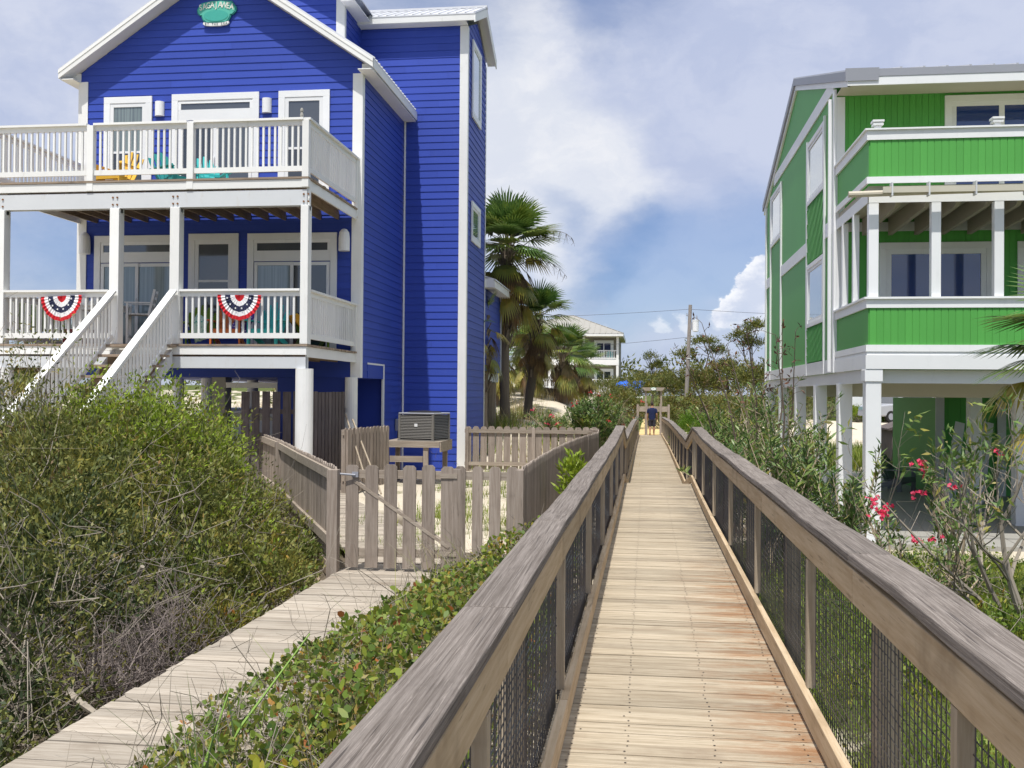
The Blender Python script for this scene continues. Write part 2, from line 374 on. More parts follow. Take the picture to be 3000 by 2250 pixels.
def railing(side, label):
    sg = 1 if side == 'r' else -1
    t = thing('boardwalk_railing', label, 'railing', (xc(0) + sg*.6, 0, dz(0)))
    X = lambda y, o: xc(y) + sg * (.572 + o)
    RT = [(-4, .88), (14, .88), (18.1, .955), (20.9, .60), (37, .57), (54.6, .35)]
    rz = lambda y: prof(y, RT)
    brk = [-4, -.7, 2.0, 4.15, 7.3, 10.2, 12.6, 15.1, 17.9, 18.15, 20.9, 24.5, 29, 33, 37, 41, 46, 50, 54.6]
    if side == 'l': brk = [-4, -1.2, 2.95, 4.9, 8.6, 11.4, 14.0, 16.5, 17.9, 18.15, 20.9, 25, 28, 33, 37, 42, 46, 51, 54.6]
    cap, fac, toe = MB(), MB(), MB()
    wv = lambda y: .006 * math.sin(y*1.9 + sg) + .004 * math.sin(y*4.3)
    for a, b in zip(brk, brk[1:]):
        rr = random.random(); n = max(1, int((b-a)/.6)); g = .004
        for i in range(n):
            p = a + g + (b - a - 2*g) * i / n; q = a + g + (b - a - 2*g) * (i+1) / n
            za, zb = rz(p) + 1.0 + wv(p), rz(q) + 1.0 + wv(q)
            cw = .190 if sg > 0 else .168; A, B = X(p, .018), X(p, cw); A2, B2 = X(q, .018), X(q, cw)
            vs = [(A,p,za-.042),(B,p,za-.042),(B2,q,zb-.042),(A2,q,zb-.042),(A,p,za),(B,p,za),(B2,q,zb),(A2,q,zb)]
            f = [(0,3,2,1),(4,5,6,7),(1,2,6,5),(3,0,4,7)]
            if i == 0: f.append((0,1,5,4))
            if i == n-1: f.append((2,3,7,6))
            if sg < 0: f = [tuple(reversed(x)) for x in f]
            cap.add(vs, f, 0, rr)
        rr = random.random()
        fac.bar((X(a, .052), a+.003, rz(a)+.955-.085), (X(b, .052), b-.003, rz(b)+.955-.085), .038, .135, rnd=rr)
        if b - a > .4: toe.bar((X(a, .022), a+.003, rz(a)+.085), (X(b, .022), b-.003, rz(b)+.085), .04, .12, rnd=random.random())
        else: toe.bar((X(a, .022), a, rz(a)+.085), (X(b, .022), b, rz(b)+.085), .04, .12)
    o = cap.build('top_rail', m_cap, t); 
    for md in (o,):
        bv = md.modifiers.new('bevel', 'BEVEL'); bv.width = .007; bv.segments = 2; bv.limit_method = 'ANGLE'; bv.angle_limit = R(50)
    fac.build('rail_board', m_face, t, bevel=.004); toe.build('toe_board', m_face, t, bevel=.004)
    py = [-2.04, .39, 2.82, 5.3, 7.77, 10.2, 12.64, 15.05, 17.35, 18.15, 20.9, 23.0, 25.4, 27.8, 30.2, 32.6, 35, 37.4, 39.8, 42.2, 44.6, 47, 49.4, 51.8, 54.4]
    if side == 'l': py = [p - .22 if p < 18 else p for p in py]
    for p in py:
        q = MB(); xx = X(p, .057)
        q.box(xx-.022, xx+.022, p-.03, p+.03, rz(p)+.147, rz(p)+.800+wv(p)); q.build('batten', m_post, t)
    for i, p in enumerate(py[:-1]):
        if py[i+1]-p < 1: continue
        y0 = p + 1.2; q = MB(); xx = X(y0, .135); q.box(xx-.045, xx+.045, y0-.045, y0+.045, gh(xx, y0)-.2, rz(y0)+.955); q.build('post', m_post, t, bevel=.004)
    w = MB()
    for a, b in zip(py, py[1:]):
        fine = a < 20
        nv = int((b - a) / .05); nh = 23 if fine else 15
        r0 = .0027 if fine else .0045
        xo = .075
        for i in range(1, nv):
            yv = a + (b-a)*i/nv; j = random.uniform(-.003, .003)
            w.tube([(X(yv, xo), yv, rz(yv)+.06), (X(yv, xo)+j, yv, rz(yv)+.5), (X(yv, xo), yv, rz(yv)+.93)], r0, 3, cap=False)
        ph = random.random()*6
        for k in range(nh):
            zz = .08 + .84*k/(nh-1); pts = []
            for i in range(9):
                yv = a + (b-a)*i/8; pts.append((X(yv, xo+.002+.004*math.sin(ph+i*1.3+k)), yv, rz(yv)+zz+.006*math.sin(ph*2+i*.9)))
            w.tube(pts, r0, 3, cap=False)
    w.build('wire_mesh', m_wire, t)
    return t
railing('l', 'weathered grey boardwalk railing with wire mesh, on the blue house side')
railing('r', 'weathered grey boardwalk railing with wire mesh, on the green house side')
# side path
mb = MB()
def plank_run(mb, p, q, wd, th=.04):
    p = Vector(p); q = Vector(q); d = (q-p); L = d.length; d.normalize(); n = Vector((-d.y, d.x, 0)).normalized()
    s = 0.
    while s < L - .1:
        w = random.uniform(.135, .142); j = random.uniform(-.004, .004); e = random.uniform(-.015, .015)
        a = p + d*s; b = p + d*(s+w); h = Vector((0, 0, th)); z = Vector((0, 0, j))
        vs = [a-n*(wd/2+e)-h, b-n*(wd/2+e)-h, b+n*(wd/2-e)-h, a+n*(wd/2-e)-h, a-n*(wd/2+e)+z, b-n*(wd/2+e)+z, b+n*(wd/2-e)+z, a+n*(wd/2-e)+z]
        mb.add(vs, [(0,3,2,1),(4,5,6,7),(0,1,5,4),(1,2,6,5),(2,3,7,6),(3,0,4,7)]); s += w + random.uniform(.004, .010)
PZ = .52
plank_run(mb, (-2.72, 2.6, PZ), (-2.74, 11.75, PZ), 1.24)
plank_run(mb, (-2.95, 12.25, PZ-.004), (-8.0, 22.4, PZ-.004), 1.2)
mb.box(-3.3, -2.15, 11.72, 12.4, PZ-.05, PZ-.012)
tag(mb.build('side_path', m_path, origin=(0, 0, 0)), kind='structure')
mb = MB()
for x in (-3.27, -2.2): mb.box(x-.02, x+.02, 2.6, 11.6, PZ-.24, PZ-.045)
tag(mb.build('side_path_joists', m_tread, origin=(0, 0, 0)), kind='structure')
mb = MB(); plank_run(mb, (.5, 57.2, .30), (.9, 84, 1.05), 1.5); tag(mb.build('far_ramp', m_yel, origin=(0, 0, 0)), kind='structure')
mb = MB(); mb.box(3.6, 14, 18.6, 33.5, -.4, .055); mb.box(3.3, 14, 17.7, 18.6, -.4, .03); tag(mb.build('concrete_slab', m_conc, origin=(0, 0, 0)), kind='structure')
#PART2
# ------------------------------------------------------------------ light and sky
SUN_EL, SUN_AZ = R(66), R(180 + 6.6)
sd = Vector((math.sin(SUN_AZ)*math.cos(SUN_EL), math.cos(SUN_AZ)*math.cos(SUN_EL), math.sin(SUN_EL)))
sun = bpy.data.objects.new('sun', bpy.data.lights.new('sun', 'SUN')); COL.objects.link(sun)
sun.data.energy = 4.0; sun.data.angle = R(.55); sun.data.color = (1, .965, .90)
sun.rotation_euler = sd.to_track_quat('Z', 'Y').to_euler()
def pdir(px, py):
    v = CR.to_3x3() @ Vector((px - 1500, 1125 - py, -2960)); return v.normalized()
W = bpy.data.worlds.new('World'); S.world = W; W.use_nodes = True; nt = W.node_tree; nt.nodes.clear()
out = N(nt, 'ShaderNodeOutputWorld'); sky = N(nt, 'ShaderNodeTexSky', sky_type='NISHITA')
sky.sun_disc = False; sky.sun_elevation = SUN_EL; sky.sun_rotation = SUN_AZ; sky.air_density = 1.0; sky.dust_density = .6; sky.ozone_density = 2.2
bg = N(nt, 'ShaderNodeBackground'); bg.inputs[1].default_value = .10; nt.links.new(mixc(nt, sky.outputs[0], (.66, .78, 1.02), 1., 'MULTIPLY'), bg.inputs[0])
tc = N(nt, 'ShaderNodeTexCoord'); D = tc.outputs['Generated']
def wn(scale, stretch, detail, rough, vec=D): 
    mp = N(nt, 'ShaderNodeMapping'); mp.inputs['Scale'].default_value = stretch; nt.links.new(vec, mp.inputs[0])
    n = N(nt, 'ShaderNodeTexNoise'); n.inputs['Scale'].default_value = scale; n.inputs['Detail'].default_value = detail; n.inputs['Roughness'].default_value = rough
    nt.links.new(mp.outputs[0], n.inputs['Vector']); return n
def warp(scale, amt, detail=6):
    n = wn(scale, (1, 1, 1.4), detail, .6)
    a = N(nt, 'ShaderNodeVectorMath', operation='SUBTRACT'); nt.links.new(n.outputs['Color'], a.inputs[0]); a.inputs[1].default_value = (.5, .5, .5)
    b = N(nt, 'ShaderNodeVectorMath', operation='SCALE'); nt.links.new(a.outputs[0], b.inputs[0]); b.inputs['Scale'].default_value = amt
    c = N(nt, 'ShaderNodeVectorMath', operation='ADD'); nt.links.new(D, c.inputs[0]); nt.links.new(b.outputs[0], c.inputs[1])
    d = N(nt, 'ShaderNodeVectorMath', operation='NORMALIZE'); nt.links.new(c.outputs[0], d.inputs[0]); return d.outputs[0]
D1 = warp(5, .12); D2 = warp(22, .055, 8)
def blobs(vec, lst, acc=None):
    for px, py, rad, w in lst:
        dp = N(nt, 'ShaderNodeVectorMath', operation='DOT_PRODUCT'); nt.links.new(vec, dp.inputs[0]); dp.inputs[1].default_value = pdir(px, py)
        g = mrange(nt, dp.outputs['Value'], math.cos(R(rad)), math.cos(R(rad*.15)))
        acc = mth(nt, 'MULTIPLY_ADD', g, w, acc if acc is not None else 0.)
    return acc
n1 = wn(2.6, (1, 1, 2.4), 9, .6).outputs[0]
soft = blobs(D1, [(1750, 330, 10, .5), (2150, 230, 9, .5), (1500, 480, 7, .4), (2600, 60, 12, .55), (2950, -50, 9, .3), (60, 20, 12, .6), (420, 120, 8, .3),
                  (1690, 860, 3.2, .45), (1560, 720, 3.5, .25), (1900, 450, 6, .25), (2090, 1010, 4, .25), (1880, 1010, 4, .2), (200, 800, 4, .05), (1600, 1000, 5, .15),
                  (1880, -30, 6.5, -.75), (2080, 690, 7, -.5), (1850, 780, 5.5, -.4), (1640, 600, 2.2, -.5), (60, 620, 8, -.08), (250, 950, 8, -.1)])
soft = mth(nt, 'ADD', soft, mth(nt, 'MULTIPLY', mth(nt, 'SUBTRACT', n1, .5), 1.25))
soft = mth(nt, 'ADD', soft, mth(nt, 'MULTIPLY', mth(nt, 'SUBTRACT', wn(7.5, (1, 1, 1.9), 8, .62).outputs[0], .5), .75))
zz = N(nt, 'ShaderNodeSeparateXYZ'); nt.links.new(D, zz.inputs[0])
soft = mth(nt, 'ADD', soft, mrange(nt, zz.outputs[2], .5, .8, .10, .4))  # thicker cloud overhead, out of view, added to brighten the shaded sides
fs = mrange(nt, soft, -.45, .80, .42, 1.)
hard = blobs(D2, [(2220, 800, 1.3, 1.), (2185, 890, 1.9, 1.), (2260, 890, 2.4, 1.), (2120, 940, 1.0, .5), (2010, 950, .8, .5), (1930, 958, .8, .5), (1780, 958, .8, .5)])
fh = mth(nt, 'MULTIPLY', mrange(nt, hard, .25, .60), mrange(nt, wn(9, (1, 1, 1.5), 6, .6).outputs[0], .25, .55, .55, 1.))
n2 = wn(4.2, (1, 1, 2.2), 7, .6).outputs[0]; n3 = wn(16, (1, 1, 1.6), 7, .62).outputs[0]
lav = blobs(D1, [(2700, 60, 14, .5), (60, 150, 12, .35), (1950, 30, 9, .6), (2080, 1000, 7, .6), (2260, 480, 8, .35), (1700, 250, 8, -.3), (1500, 450, 6, -.2)])
cs = mrange(nt, mth(nt, 'ADD', mth(nt, 'ADD', n2, lav), mth(nt, 'MULTIPLY', n3, .35)), .45, 1.1)
veil = mrange(nt, soft, -.42, .62)
bil = mrange(nt, wn(11, (1, 1, 1.7), 8, .6, D1).outputs[0], .38, .66)
ccol = mixc(nt, mixc(nt, (.21, .295, .50), (.78, .79, .825), veil), (.54, .585, .73), cs)
ccol = mixc(nt, ccol, mixc(nt, ccol, (.84, .87, .93), 1., 'MULTIPLY'), bil)
zen = N(nt, 'ShaderNodeSeparateXYZ'); nt.links.new(D, zen.inputs[0]); hi = mrange(nt, zen.outputs[2], .5, .75)  # unseen overhead cloud made brighter, added to lift the shade
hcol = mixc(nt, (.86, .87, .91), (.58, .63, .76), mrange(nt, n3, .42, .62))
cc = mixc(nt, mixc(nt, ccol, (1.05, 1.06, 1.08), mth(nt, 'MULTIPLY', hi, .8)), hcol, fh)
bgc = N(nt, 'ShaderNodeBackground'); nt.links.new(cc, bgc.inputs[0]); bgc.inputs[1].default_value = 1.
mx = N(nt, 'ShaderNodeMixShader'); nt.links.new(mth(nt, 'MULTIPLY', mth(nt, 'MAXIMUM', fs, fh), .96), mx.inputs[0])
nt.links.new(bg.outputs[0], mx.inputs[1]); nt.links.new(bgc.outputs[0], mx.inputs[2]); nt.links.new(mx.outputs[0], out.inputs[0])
S.view_settings.view_transform = 'Standard'; S.view_settings.look = 'None'; S.view_settings.gamma = 1; S.view_settings.exposure = .2
try: S.cycles.max_bounces = 6; S.cycles.transparent_max_bounces = 8; S.cycles.use_denoising = True
except Exception: pass

# ------------------------------------------------------------------ house building helpers
def iv(poly, z):
    xs = []
    for (a, za), (b, zb) in zip(poly, poly[1:] + poly[:1]):
        if (za - z) * (zb - z) <= 0 and abs(za - zb) > 1e-9: xs.append(a + (b-a)*(z-za)/(zb-za))
    return (min(xs), max(xs)) if xs else None
def clap(mb, poly, to3, nrm, step=.166, lip=.017, mi=0):
    """horizontal lapped boards over a convex polygon given as (s, z)"""
    z0 = min(p[1] for p in poly); z1 = max(p[1] for p in poly); z = z0; nrm = Vector(nrm)
    while z < z1 - .004:
        zt = min(z + step, z1 - .001); a = iv(poly, z + .0005); b = iv(poly, zt - .0005)
        if a and b and a[1] - a[0] > .01:
            A, B = Vector(to3(a[0], z)), Vector(to3(a[1], z)); C_, D_ = Vector(to3(b[1], zt)), Vector(to3(b[0], zt))
            L_ = (B - A).length; cuts = [0.]; x_ = random.uniform(.6, 3.6)
            while x_ < L_ - .5: cuts.append(x_ / L_); x_ += 3.66
            cuts.append(1.)
            for k0, k1 in zip(cuts, cuts[1:]):
                rn = random.random(); g0 = 0 if k0 == 0 else .0015/L_; g1 = 0 if k1 == 1 else .0015/L_; wob = random.uniform(-.002, .002)
                a0, b0, c0, d0 = A.lerp(B, k0+g0), A.lerp(B, k1-g1), D_.lerp(C_, k1-g1), D_.lerp(C_, k0+g0); lp = nrm*(lip + wob)
                mb.add([a0 + lp, b0 + lp, c0 + nrm*.003, d0 + nrm*.003], [(0, 1, 2, 3)], mi, rn)
                mb.add([a0, b0, b0 + lp, a0 + lp], [(0, 1, 2, 3)], mi, rn)
        z += step
def frame(mb, x0, x1, z0, z1, w, ya, yb, mi=0, wb=None, wt=None):
    wb = w if wb is None else wb; wt = w if wt is None else wt
    mb.box(x0, x1, ya, yb, z1-wt, z1, mi); 
    if wb: mb.box(x0, x1, ya, yb, z0, z0+wb, mi)
    mb.box(x0, x0+w, ya, yb, z0+wb, z1-wt, mi); mb.box(x1-w, x1, ya, yb, z0+wb, z1-wt, mi)
def window_y(par, x0, x1, z0, z1, Y, gm, trim=.15, sash=.085, mid=None, mull=None, name='window', gm2=None):
    """window in a wall facing -Y"""
    m = MB(); frame(m, x0, x1, z0, z1, trim, Y-.045, Y-.002); w = m.build(name, m_white2, par, bevel=.004)
    m = MB(); frame(m, x0+trim+.002, x1-trim-.002, z0+trim+.002, z1-trim-.002, sash, Y-.033, Y-.004)
    if mid: m.box(x0+trim+sash, x1-trim-sash, Y-.028, Y-.003, mid-.025, mid+.025)
    for q in (mull or []): m.box(q-.05, q+.05, Y-.030, Y-.003, z0+trim+sash, z1-trim-sash)
    m.build('sash', m_white2, w)
    m = MB()
    if mid and gm2:
        m.quad((x0+trim+.03, Y-.014, mid), (x1-trim-.03, Y-.014, mid), (x1-trim-.03, Y-.014, z1-trim-.03), (x0+trim+.03, Y-.014, z1-trim-.03), 0)
        m.quad((x0+trim+.03, Y-.016, z0+trim+.03), (x1-trim-.03, Y-.016, z0+trim+.03), (x1-trim-.03, Y-.016, mid), (x0+trim+.03, Y-.016, mid), 1)
        m.build('pane', [gm, gm2], w)
    else:
        m.quad((x0+trim+.03, Y-.014, z0+trim+.03), (x1-trim-.03, Y-.014, z0+trim+.03), (x1-trim-.03, Y-.014, z1-trim-.03), (x0+trim+.03, Y-.014, z1-trim-.03)); m.build('pane', gm, w)
    return w
def window_x(par, X, y0, y1, z0, z1, gm, trim=.12, sash=.07, nx=1, name='window', mid=None, deep=0.):
    """window in a wall facing +X (nx=1) or -X (nx=-1)"""
    f = lambda d: X + nx*d
    m = MB()
    def bx(ya, yb, za, zb, d0, d1): m.box(min(f(d0), f(d1)), max(f(d0), f(d1)), ya, yb, za, zb)
    def fr(y0, y1, z0, z1, w, d0, d1):
        bx(y0, y1, z1-w, z1, d0, d1); bx(y0, y1, z0, z0+w, d0, d1); bx(y0, y0+w, z0+w, z1-w, d0, d1); bx(y1-w, y1, z0+w, z1-w, d0, d1)
    fr(y0, y1, z0, z1, trim, .002, .045); w = m.build(name, m_white2, par, bevel=.004)
    m = MB(); fr(y0+trim+.002, y1-trim-.002, z0+trim+.002, z1-trim-.002, sash, .003, .028)
    if mid: bx(y0+trim+sash, y1-trim-sash, mid-.025, mid+.025, .003, .026)
    m.build('sash', m_white2, w)
    m = MB(); d = .012
    m.quad((f(d), y0+trim+.03, z0+trim+.03), (f(d), y1-trim-.03, z0+trim+.03), (f(d), y1-trim-.03, z1-trim-.03), (f(d), y0+trim+.03, z1-trim-.03)); m.build('pane', gm, w)
    return w
def balusters(mb, p, q, z0, z1, pitch, w=.038):
    p = Vector(p); q = Vector(q); L = (q-p).length; n = int(L / pitch); d = (q-p).normalized(); nn = Vector((-d.y, d.x, 0))
    for i in range(1, n):
        c = p + (q-p)*i/n
        vs = [c + d*a*w/2 + nn*b*w/2 for a, b in ((-1,-1),(1,-1),(1,1),(-1,1))]
        mb.add([(v.x, v.y, z0) for v in vs] + [(v.x, v.y, z1) for v in vs], [(0,1,5,4),(1,2,6,5),(2,3,7,6),(3,0,4,7)])
def white_rail(par, p, q, zf, top, pitch=.115, name='deck_railing'):
    """a run of white railing: cap, sub rail, bottom rail, balusters"""
    m = MB(); p = Vector((*p, 0)); q = Vector((*q, 0)); up = lambda v, z: Vector((v.x, v.y, z))
    m.bar(up(p, top-.02), up(q, top-.02), .15, .042); m.bar(up(p, top-.09), up(q, top-.09), .04, .095)
    m.bar(up(p, zf+.165), up(q, zf+.165), .04, .10)
    balusters(m, p, q, zf+.20, top-.10, pitch)
    return m.build(name, m_white, par)
# ------------------------------------------------------------------ blue house
BH = thing('blue_house', 'tall royal blue beach house with white trim, porches and stair tower', 'house', (-9.6, 21.9, 0))
XL, XR, YF, ZB = -12.98, -6.28, 21.9, 2.84
AP = (-9.62, 12.13); SL = .668
def u(x): return AP[1] - SL*abs(x - AP[0])         # underside of the main roof
mb = MB()
clap(mb, [(XL, ZB), (XR, ZB), (XR, u(XR)), AP, (XL, u(XL))], lambda s, z: (s, YF, z), (0, -1, 0))
clap(mb, [(YF, ZB), (26.0, ZB), (26.0, 9.7), (YF, 9.7)], lambda s, z: (XR, s, z), (1, 0, 0))
mb.box(XL, XR-.002, YF+.005, 34, ZB, 9.64)                                  # body core
mb.prism([(XL, 9.64), (XR-.002, 9.64), (XR-.002, u(XR)), AP, (XL, u(XL))], 'y', YF+.005, 34)
clap(mb, [(24.02, .2), (26.0, .2), (26.0, ZB), (24.02, ZB)], lambda s, z: (XR, s, z), (1, 0, 0))
mb.box(-8.2, XR-.002, 24.1, 33.9, .1, ZB-.001)
mb.box(-8.2, -6.5, 21.95, 22.1, .1, ZB-.002); mb.box(-8.2, -8.1, 22.1, 24.1, .1, ZB-.002)
mb.build('wall', m_blue, BH)
# tower and rear wing
TX0, TX1, TY0, TY1 = -7.55, -4.61, 25.9, 28.98
mb = MB()
clap(mb, [(TX0, .2), (TX1, .2), (TX1, 12.12), (TX0, 12.12)], lambda s, z: (s, TY0, z), (0, -1, 0), .185)
clap(mb, [(TY0, .2), (TY1, .2), (TY1, 12.1), (27.44, 12.72), (TY0, 12.1)], lambda s, z: (TX1, s, z), (1, 0, 0), .185)
mb.box(TX0, TX1-.002, TY0+.004, TY1, .1, 12.1)
mb.build('stair_tower', m_blue, BH)
mb = MB()
clap(mb, [(TY1+.02, 3.18), (32.5, 3.18), (32.5, 5.7), (TY1+.02, 5.7)], lambda s, z: (-4.63, s, z), (1, 0, 0), .185)
mb.box(-8, -4.64, TY1, 32.5, 3.18, 5.7); mb.build('rear_wing', m_blue, BH)
mb = MB()
mb.box(-4.63, -4.58, 32.44, 32.5, 3.1, 5.6); mb.box(-8, -4.66, TY1+.05, 32.4, 2.88, 3.17)
mb.box(-4.9, -4.72, 29.3, 29.5, .4, 2.9); mb.box(-4.9, -4.72, 32.1, 32.3, .6, 2.9); mb.build_each('wing_beam', m_whiteg, BH)
mb = MB()
mb.box(-8, -4.30, TY1+.01, 33.0, 5.60, 5.62); mb.box(-4.33, -4.30, TY1+.01, 33.0, 5.62, 5.80); mb.box(-4.6, -4.331, TY1, TY1+.03, 5.6, 5.86)
mb.build_each('wing_eave', m_white, BH)
mb = MB()
mb.prism([(-4.27, 5.80), (-8, 7.0), (-8, 7.05), (-4.27, 5.84)], 'y', TY1+.005, 33.03); mb.build('wing_roof', m_metal, BH)
# upper gable behind the main roof
mb = MB(); G0, GY = -7.47, 24.4
def ug(x): return 12.40 + (G0 - x) * .62
clap(mb, [(-11.8, 9.9), (G0, 9.9), (G0, ug(G0)), (-9.65, ug(-9.65)), (-11.8, ug(G0))], lambda s, z: (s, GY, z), (0, -1, 0))
clap(mb, [(GY, 9.9), (30, 9.9), (30, 12.3), (GY, 12.3)], lambda s, z: (G0, s, z), (1, 0, 0))
mb.box(-11.7, G0-.004, GY+.01, 30, 9.9, 12.4); mb.build('upper_gable', m_blue, BH)
# roofs
mb = MB(); T = .22; YFR = 21.52
for sgn, xe in ((1, -5.93), (-1, -13.33)):
    ze = u(xe)
    mb.add([(AP[0], YFR, AP[1]+T), (xe, YFR, ze+T), (xe, 34.2, ze+T), (AP[0], 34.2, AP[1]+T), (AP[0], YFR, AP[1]+T-.03), (xe, YFR, ze+T-.03), (xe, 34.2, ze+T-.03), (AP[0], 34.2, AP[1]+T-.03)],
           [(0,1,2,3),(4,7,6,5),(0,4,5,1),(1,5,6,2)])
    yy = YFR + .12
    while yy < 34: 
        mb.bar((AP[0], yy, AP[1]+T+.012), (xe + .012*sgn, yy, ze+T+.012), .035, .028); yy += .225
mb.box(AP[0]-.12, AP[0]+.12, YFR-.01, 34.2, AP[1]+T-.01, AP[1]+T+.035)
mb.build('roof', m_metal, BH)
mb = MB()
for sgn, xe in ((1, -5.93), (-1, -13.33)):
    ze = u(xe)
    q = lambda x, y, o: (x, y, u(x)+o)
    # rake board and sloped soffit, eave fascia and flat soffit
    mb.add([q(AP[0], YFR, 0), q(xe, YFR, 0), q(xe, YFR, T-.03), q(AP[0], YFR, T-.03), q(AP[0], YFR+.03, 0), q(xe, YFR+.03, 0), q(xe, YFR+.03, T-.03), q(AP[0], YFR+.03, T-.03)], [(0,1,2,3),(4,7,6,5),(0,4,5,1)])
    mb.add([q(AP[0], YFR+.03, .012), q(xe, YFR+.03, .012), q(xe, YF+.02, .012), q(AP[0], YF+.02, .012)], [(0,1,2,3)])
    mb.add([q(AP[0], YFR-.012, T-.10), q(xe, YFR-.012, T-.10), q(xe, YFR-.012, T-.03), q(AP[0], YFR-.012, T-.03), q(AP[0], YFR, T-.10), q(xe, YFR, T-.10), q(xe, YFR, T-.03), q(AP[0], YFR, T-.03)], [(0,1,2,3),(0,4,5,1),(2,3,7,6)])
    xa, xb = sorted((xe, xe - sgn*.03)); mb.box(xa, xb, YFR+.03, 34.2, ze+.005, ze+T-.035)
    xi = XR if sgn > 0 else XL
    xa, xb = sorted((xe - sgn*.03, xi)); mb.box(xa, xb, YFR+.03, 34.2, 9.63, 9.65)
    mb.box(xa, xb, YF-.02, YF+.0, 9.651, 9.86)
mb.build('eave', m_white, BH)
mb = MB()
for a, b, y in ((-9.65, G0+.36, GY-.36),):
    qq = lambda x, y, o: (x, y, ug(x)+o)
    mb.add([qq(a,y,0), qq(b,y,0), qq(b,y,.2), qq(a,y,.2), qq(a,y+.03,0), qq(b,y+.03,0), qq(b,y+.03,.2), qq(a,y+.03,.2)], [(0,1,2,3),(4,7,6,5),(0,4,5,1),(1,5,6,2)])
    mb.add([qq(a,y+.03,.01), qq(b,y+.03,.01), qq(b,GY+.02,.01), qq(a,GY+.02,.01)], [(0,1,2,3)])
    mb.box(G0+.004, b-.002, y+.03, 30, 12.17, 12.19)
mb.box(G0-.2, G0+.02, GY-.025, GY-.019, 9.9, 12.4); mb.box(G0+.0185, G0+.024, GY-.025, GY+.1, 9.9, 12.3)
mb.build_each('upper_gable_trim', m_white, BH)
mb = MB()
mb.add([(-9.65, GY-.4, ug(-9.65)+.23), (G0+.4, GY-.4, ug(G0+.4)+.23), (G0+.4, 30, ug(G0+.4)+.23), (-9.65, 30, ug(-9.65)+.23), (-9.65, GY-.4, ug(-9.65)+.2), (G0+.4, GY-.4, ug(G0+.4)+.2), (G0+.4, 30, ug(G0+.4)+.2), (-9.65, 30, ug(-9.65)+.2)], [(0,1,2,3),(4,7,6,5),(0,4,5,1),(1,5,6,2)])
mb.build('upper_gable_roof', m_metal, BH)
# tower roof: ridge along X
RY, RZ, TSL = 27.44, 13.16, .445
def ut(y): return RZ - .14 - TSL*abs(y - RY)
XE = TX1 + .27; mb = MB()
for ye in (25.52, 29.36):
    mb.add([(TX0-.1, RY, RZ), (XE, RY, RZ), (XE, ye, ut(ye)+.14), (TX0-.1, ye, ut(ye)+.14), (TX0-.1, RY, RZ-.03), (XE, RY, RZ-.03), (XE, ye, ut(ye)+.11), (TX0-.1, ye, ut(ye)+.11)], [(0,1,2,3),(4,7,6,5),(2,6,7,3),(1,5,6,2)])
    x = XE - .03
    while x > TX0 - .1: mb.bar((x, RY, RZ+.012), (x, ye, ut(ye)+.152), .035, .028); x -= .23
mb.box(TX0-.1, XE+.01, RY-.1, RY+.1, RZ-.03, RZ+.03); mb.build('tower_roof', m_metal, BH)
mb = MB()
mb.box(TX0, XE-.03, 25.53, 25.56, ut(25.55)-.06, ut(25.55)+.10); mb.box(TX0, TX1+.02, 25.56, TY0-.02, 12.11, 12.13)
for ye in (25.53, 29.35):
    mb.add([(XE, RY, RZ-.26), (XE, ye, ut(ye)-.10), (XE, ye, ut(ye)+.10), (XE, RY, RZ-.04), (XE-.03, RY, RZ-.26), (XE-.03, ye, ut(ye)-.10), (XE-.03, ye, ut(ye)+.10), (XE-.03, RY, RZ-.04)], [(0,1,2,3),(4,7,6,5),(0,4,5,1),(1,5,6,2)])
    mb.add([(XE-.03, RY, RZ-.15), (XE-.03, ye, ut(ye)-.02), (TX1, ye, ut(ye)-.02), (TX1, RY, RZ-.15)], [(0,1,2,3)])
mb.build('tower_eave', m_white, BH)
# corner boards
mb = MB()
mb.box(XR-.20, XR+.03, YF-.035, YF-.018, ZB, 9.645); mb.box(XR+.019, XR+.03, YF-.018, YF+.14, ZB, 9.62)
mb.box(XL-.05, XL+.18, YF-.035, YF-.018, ZB, 9.66)
mb.box(TX1-.185, TX1+.03, TY0-.035, TY0-.018, .2, 12.10); mb.box(TX1+.018, TX1+.03, TY0-.018, TY0+.13, .2, 12.08)
mb.box(TX1+.018, TX1+.03, TY1-.05, TY1+.03, .4, 12.0)
mb.box(XR+.02, XR+.06, TY0-.055, TY0-.018, .3, 9.62)
mb.box(XR-.02, XR+.022, 23.90, 24.02, .3, 3.2); mb.box(XR-.02, XR+.022, 22.5, 23.90, 3.16, 3.2)
mb.build_each('corner_trim', m_white, BH)
mb = MB(); mb.box(XR-.01, XR+.0215, 22.5, 23.89, 2.842, 3.158); mb.build('opening_panel', m_blue, BH)  # flat wall blue strip across the top of the side opening
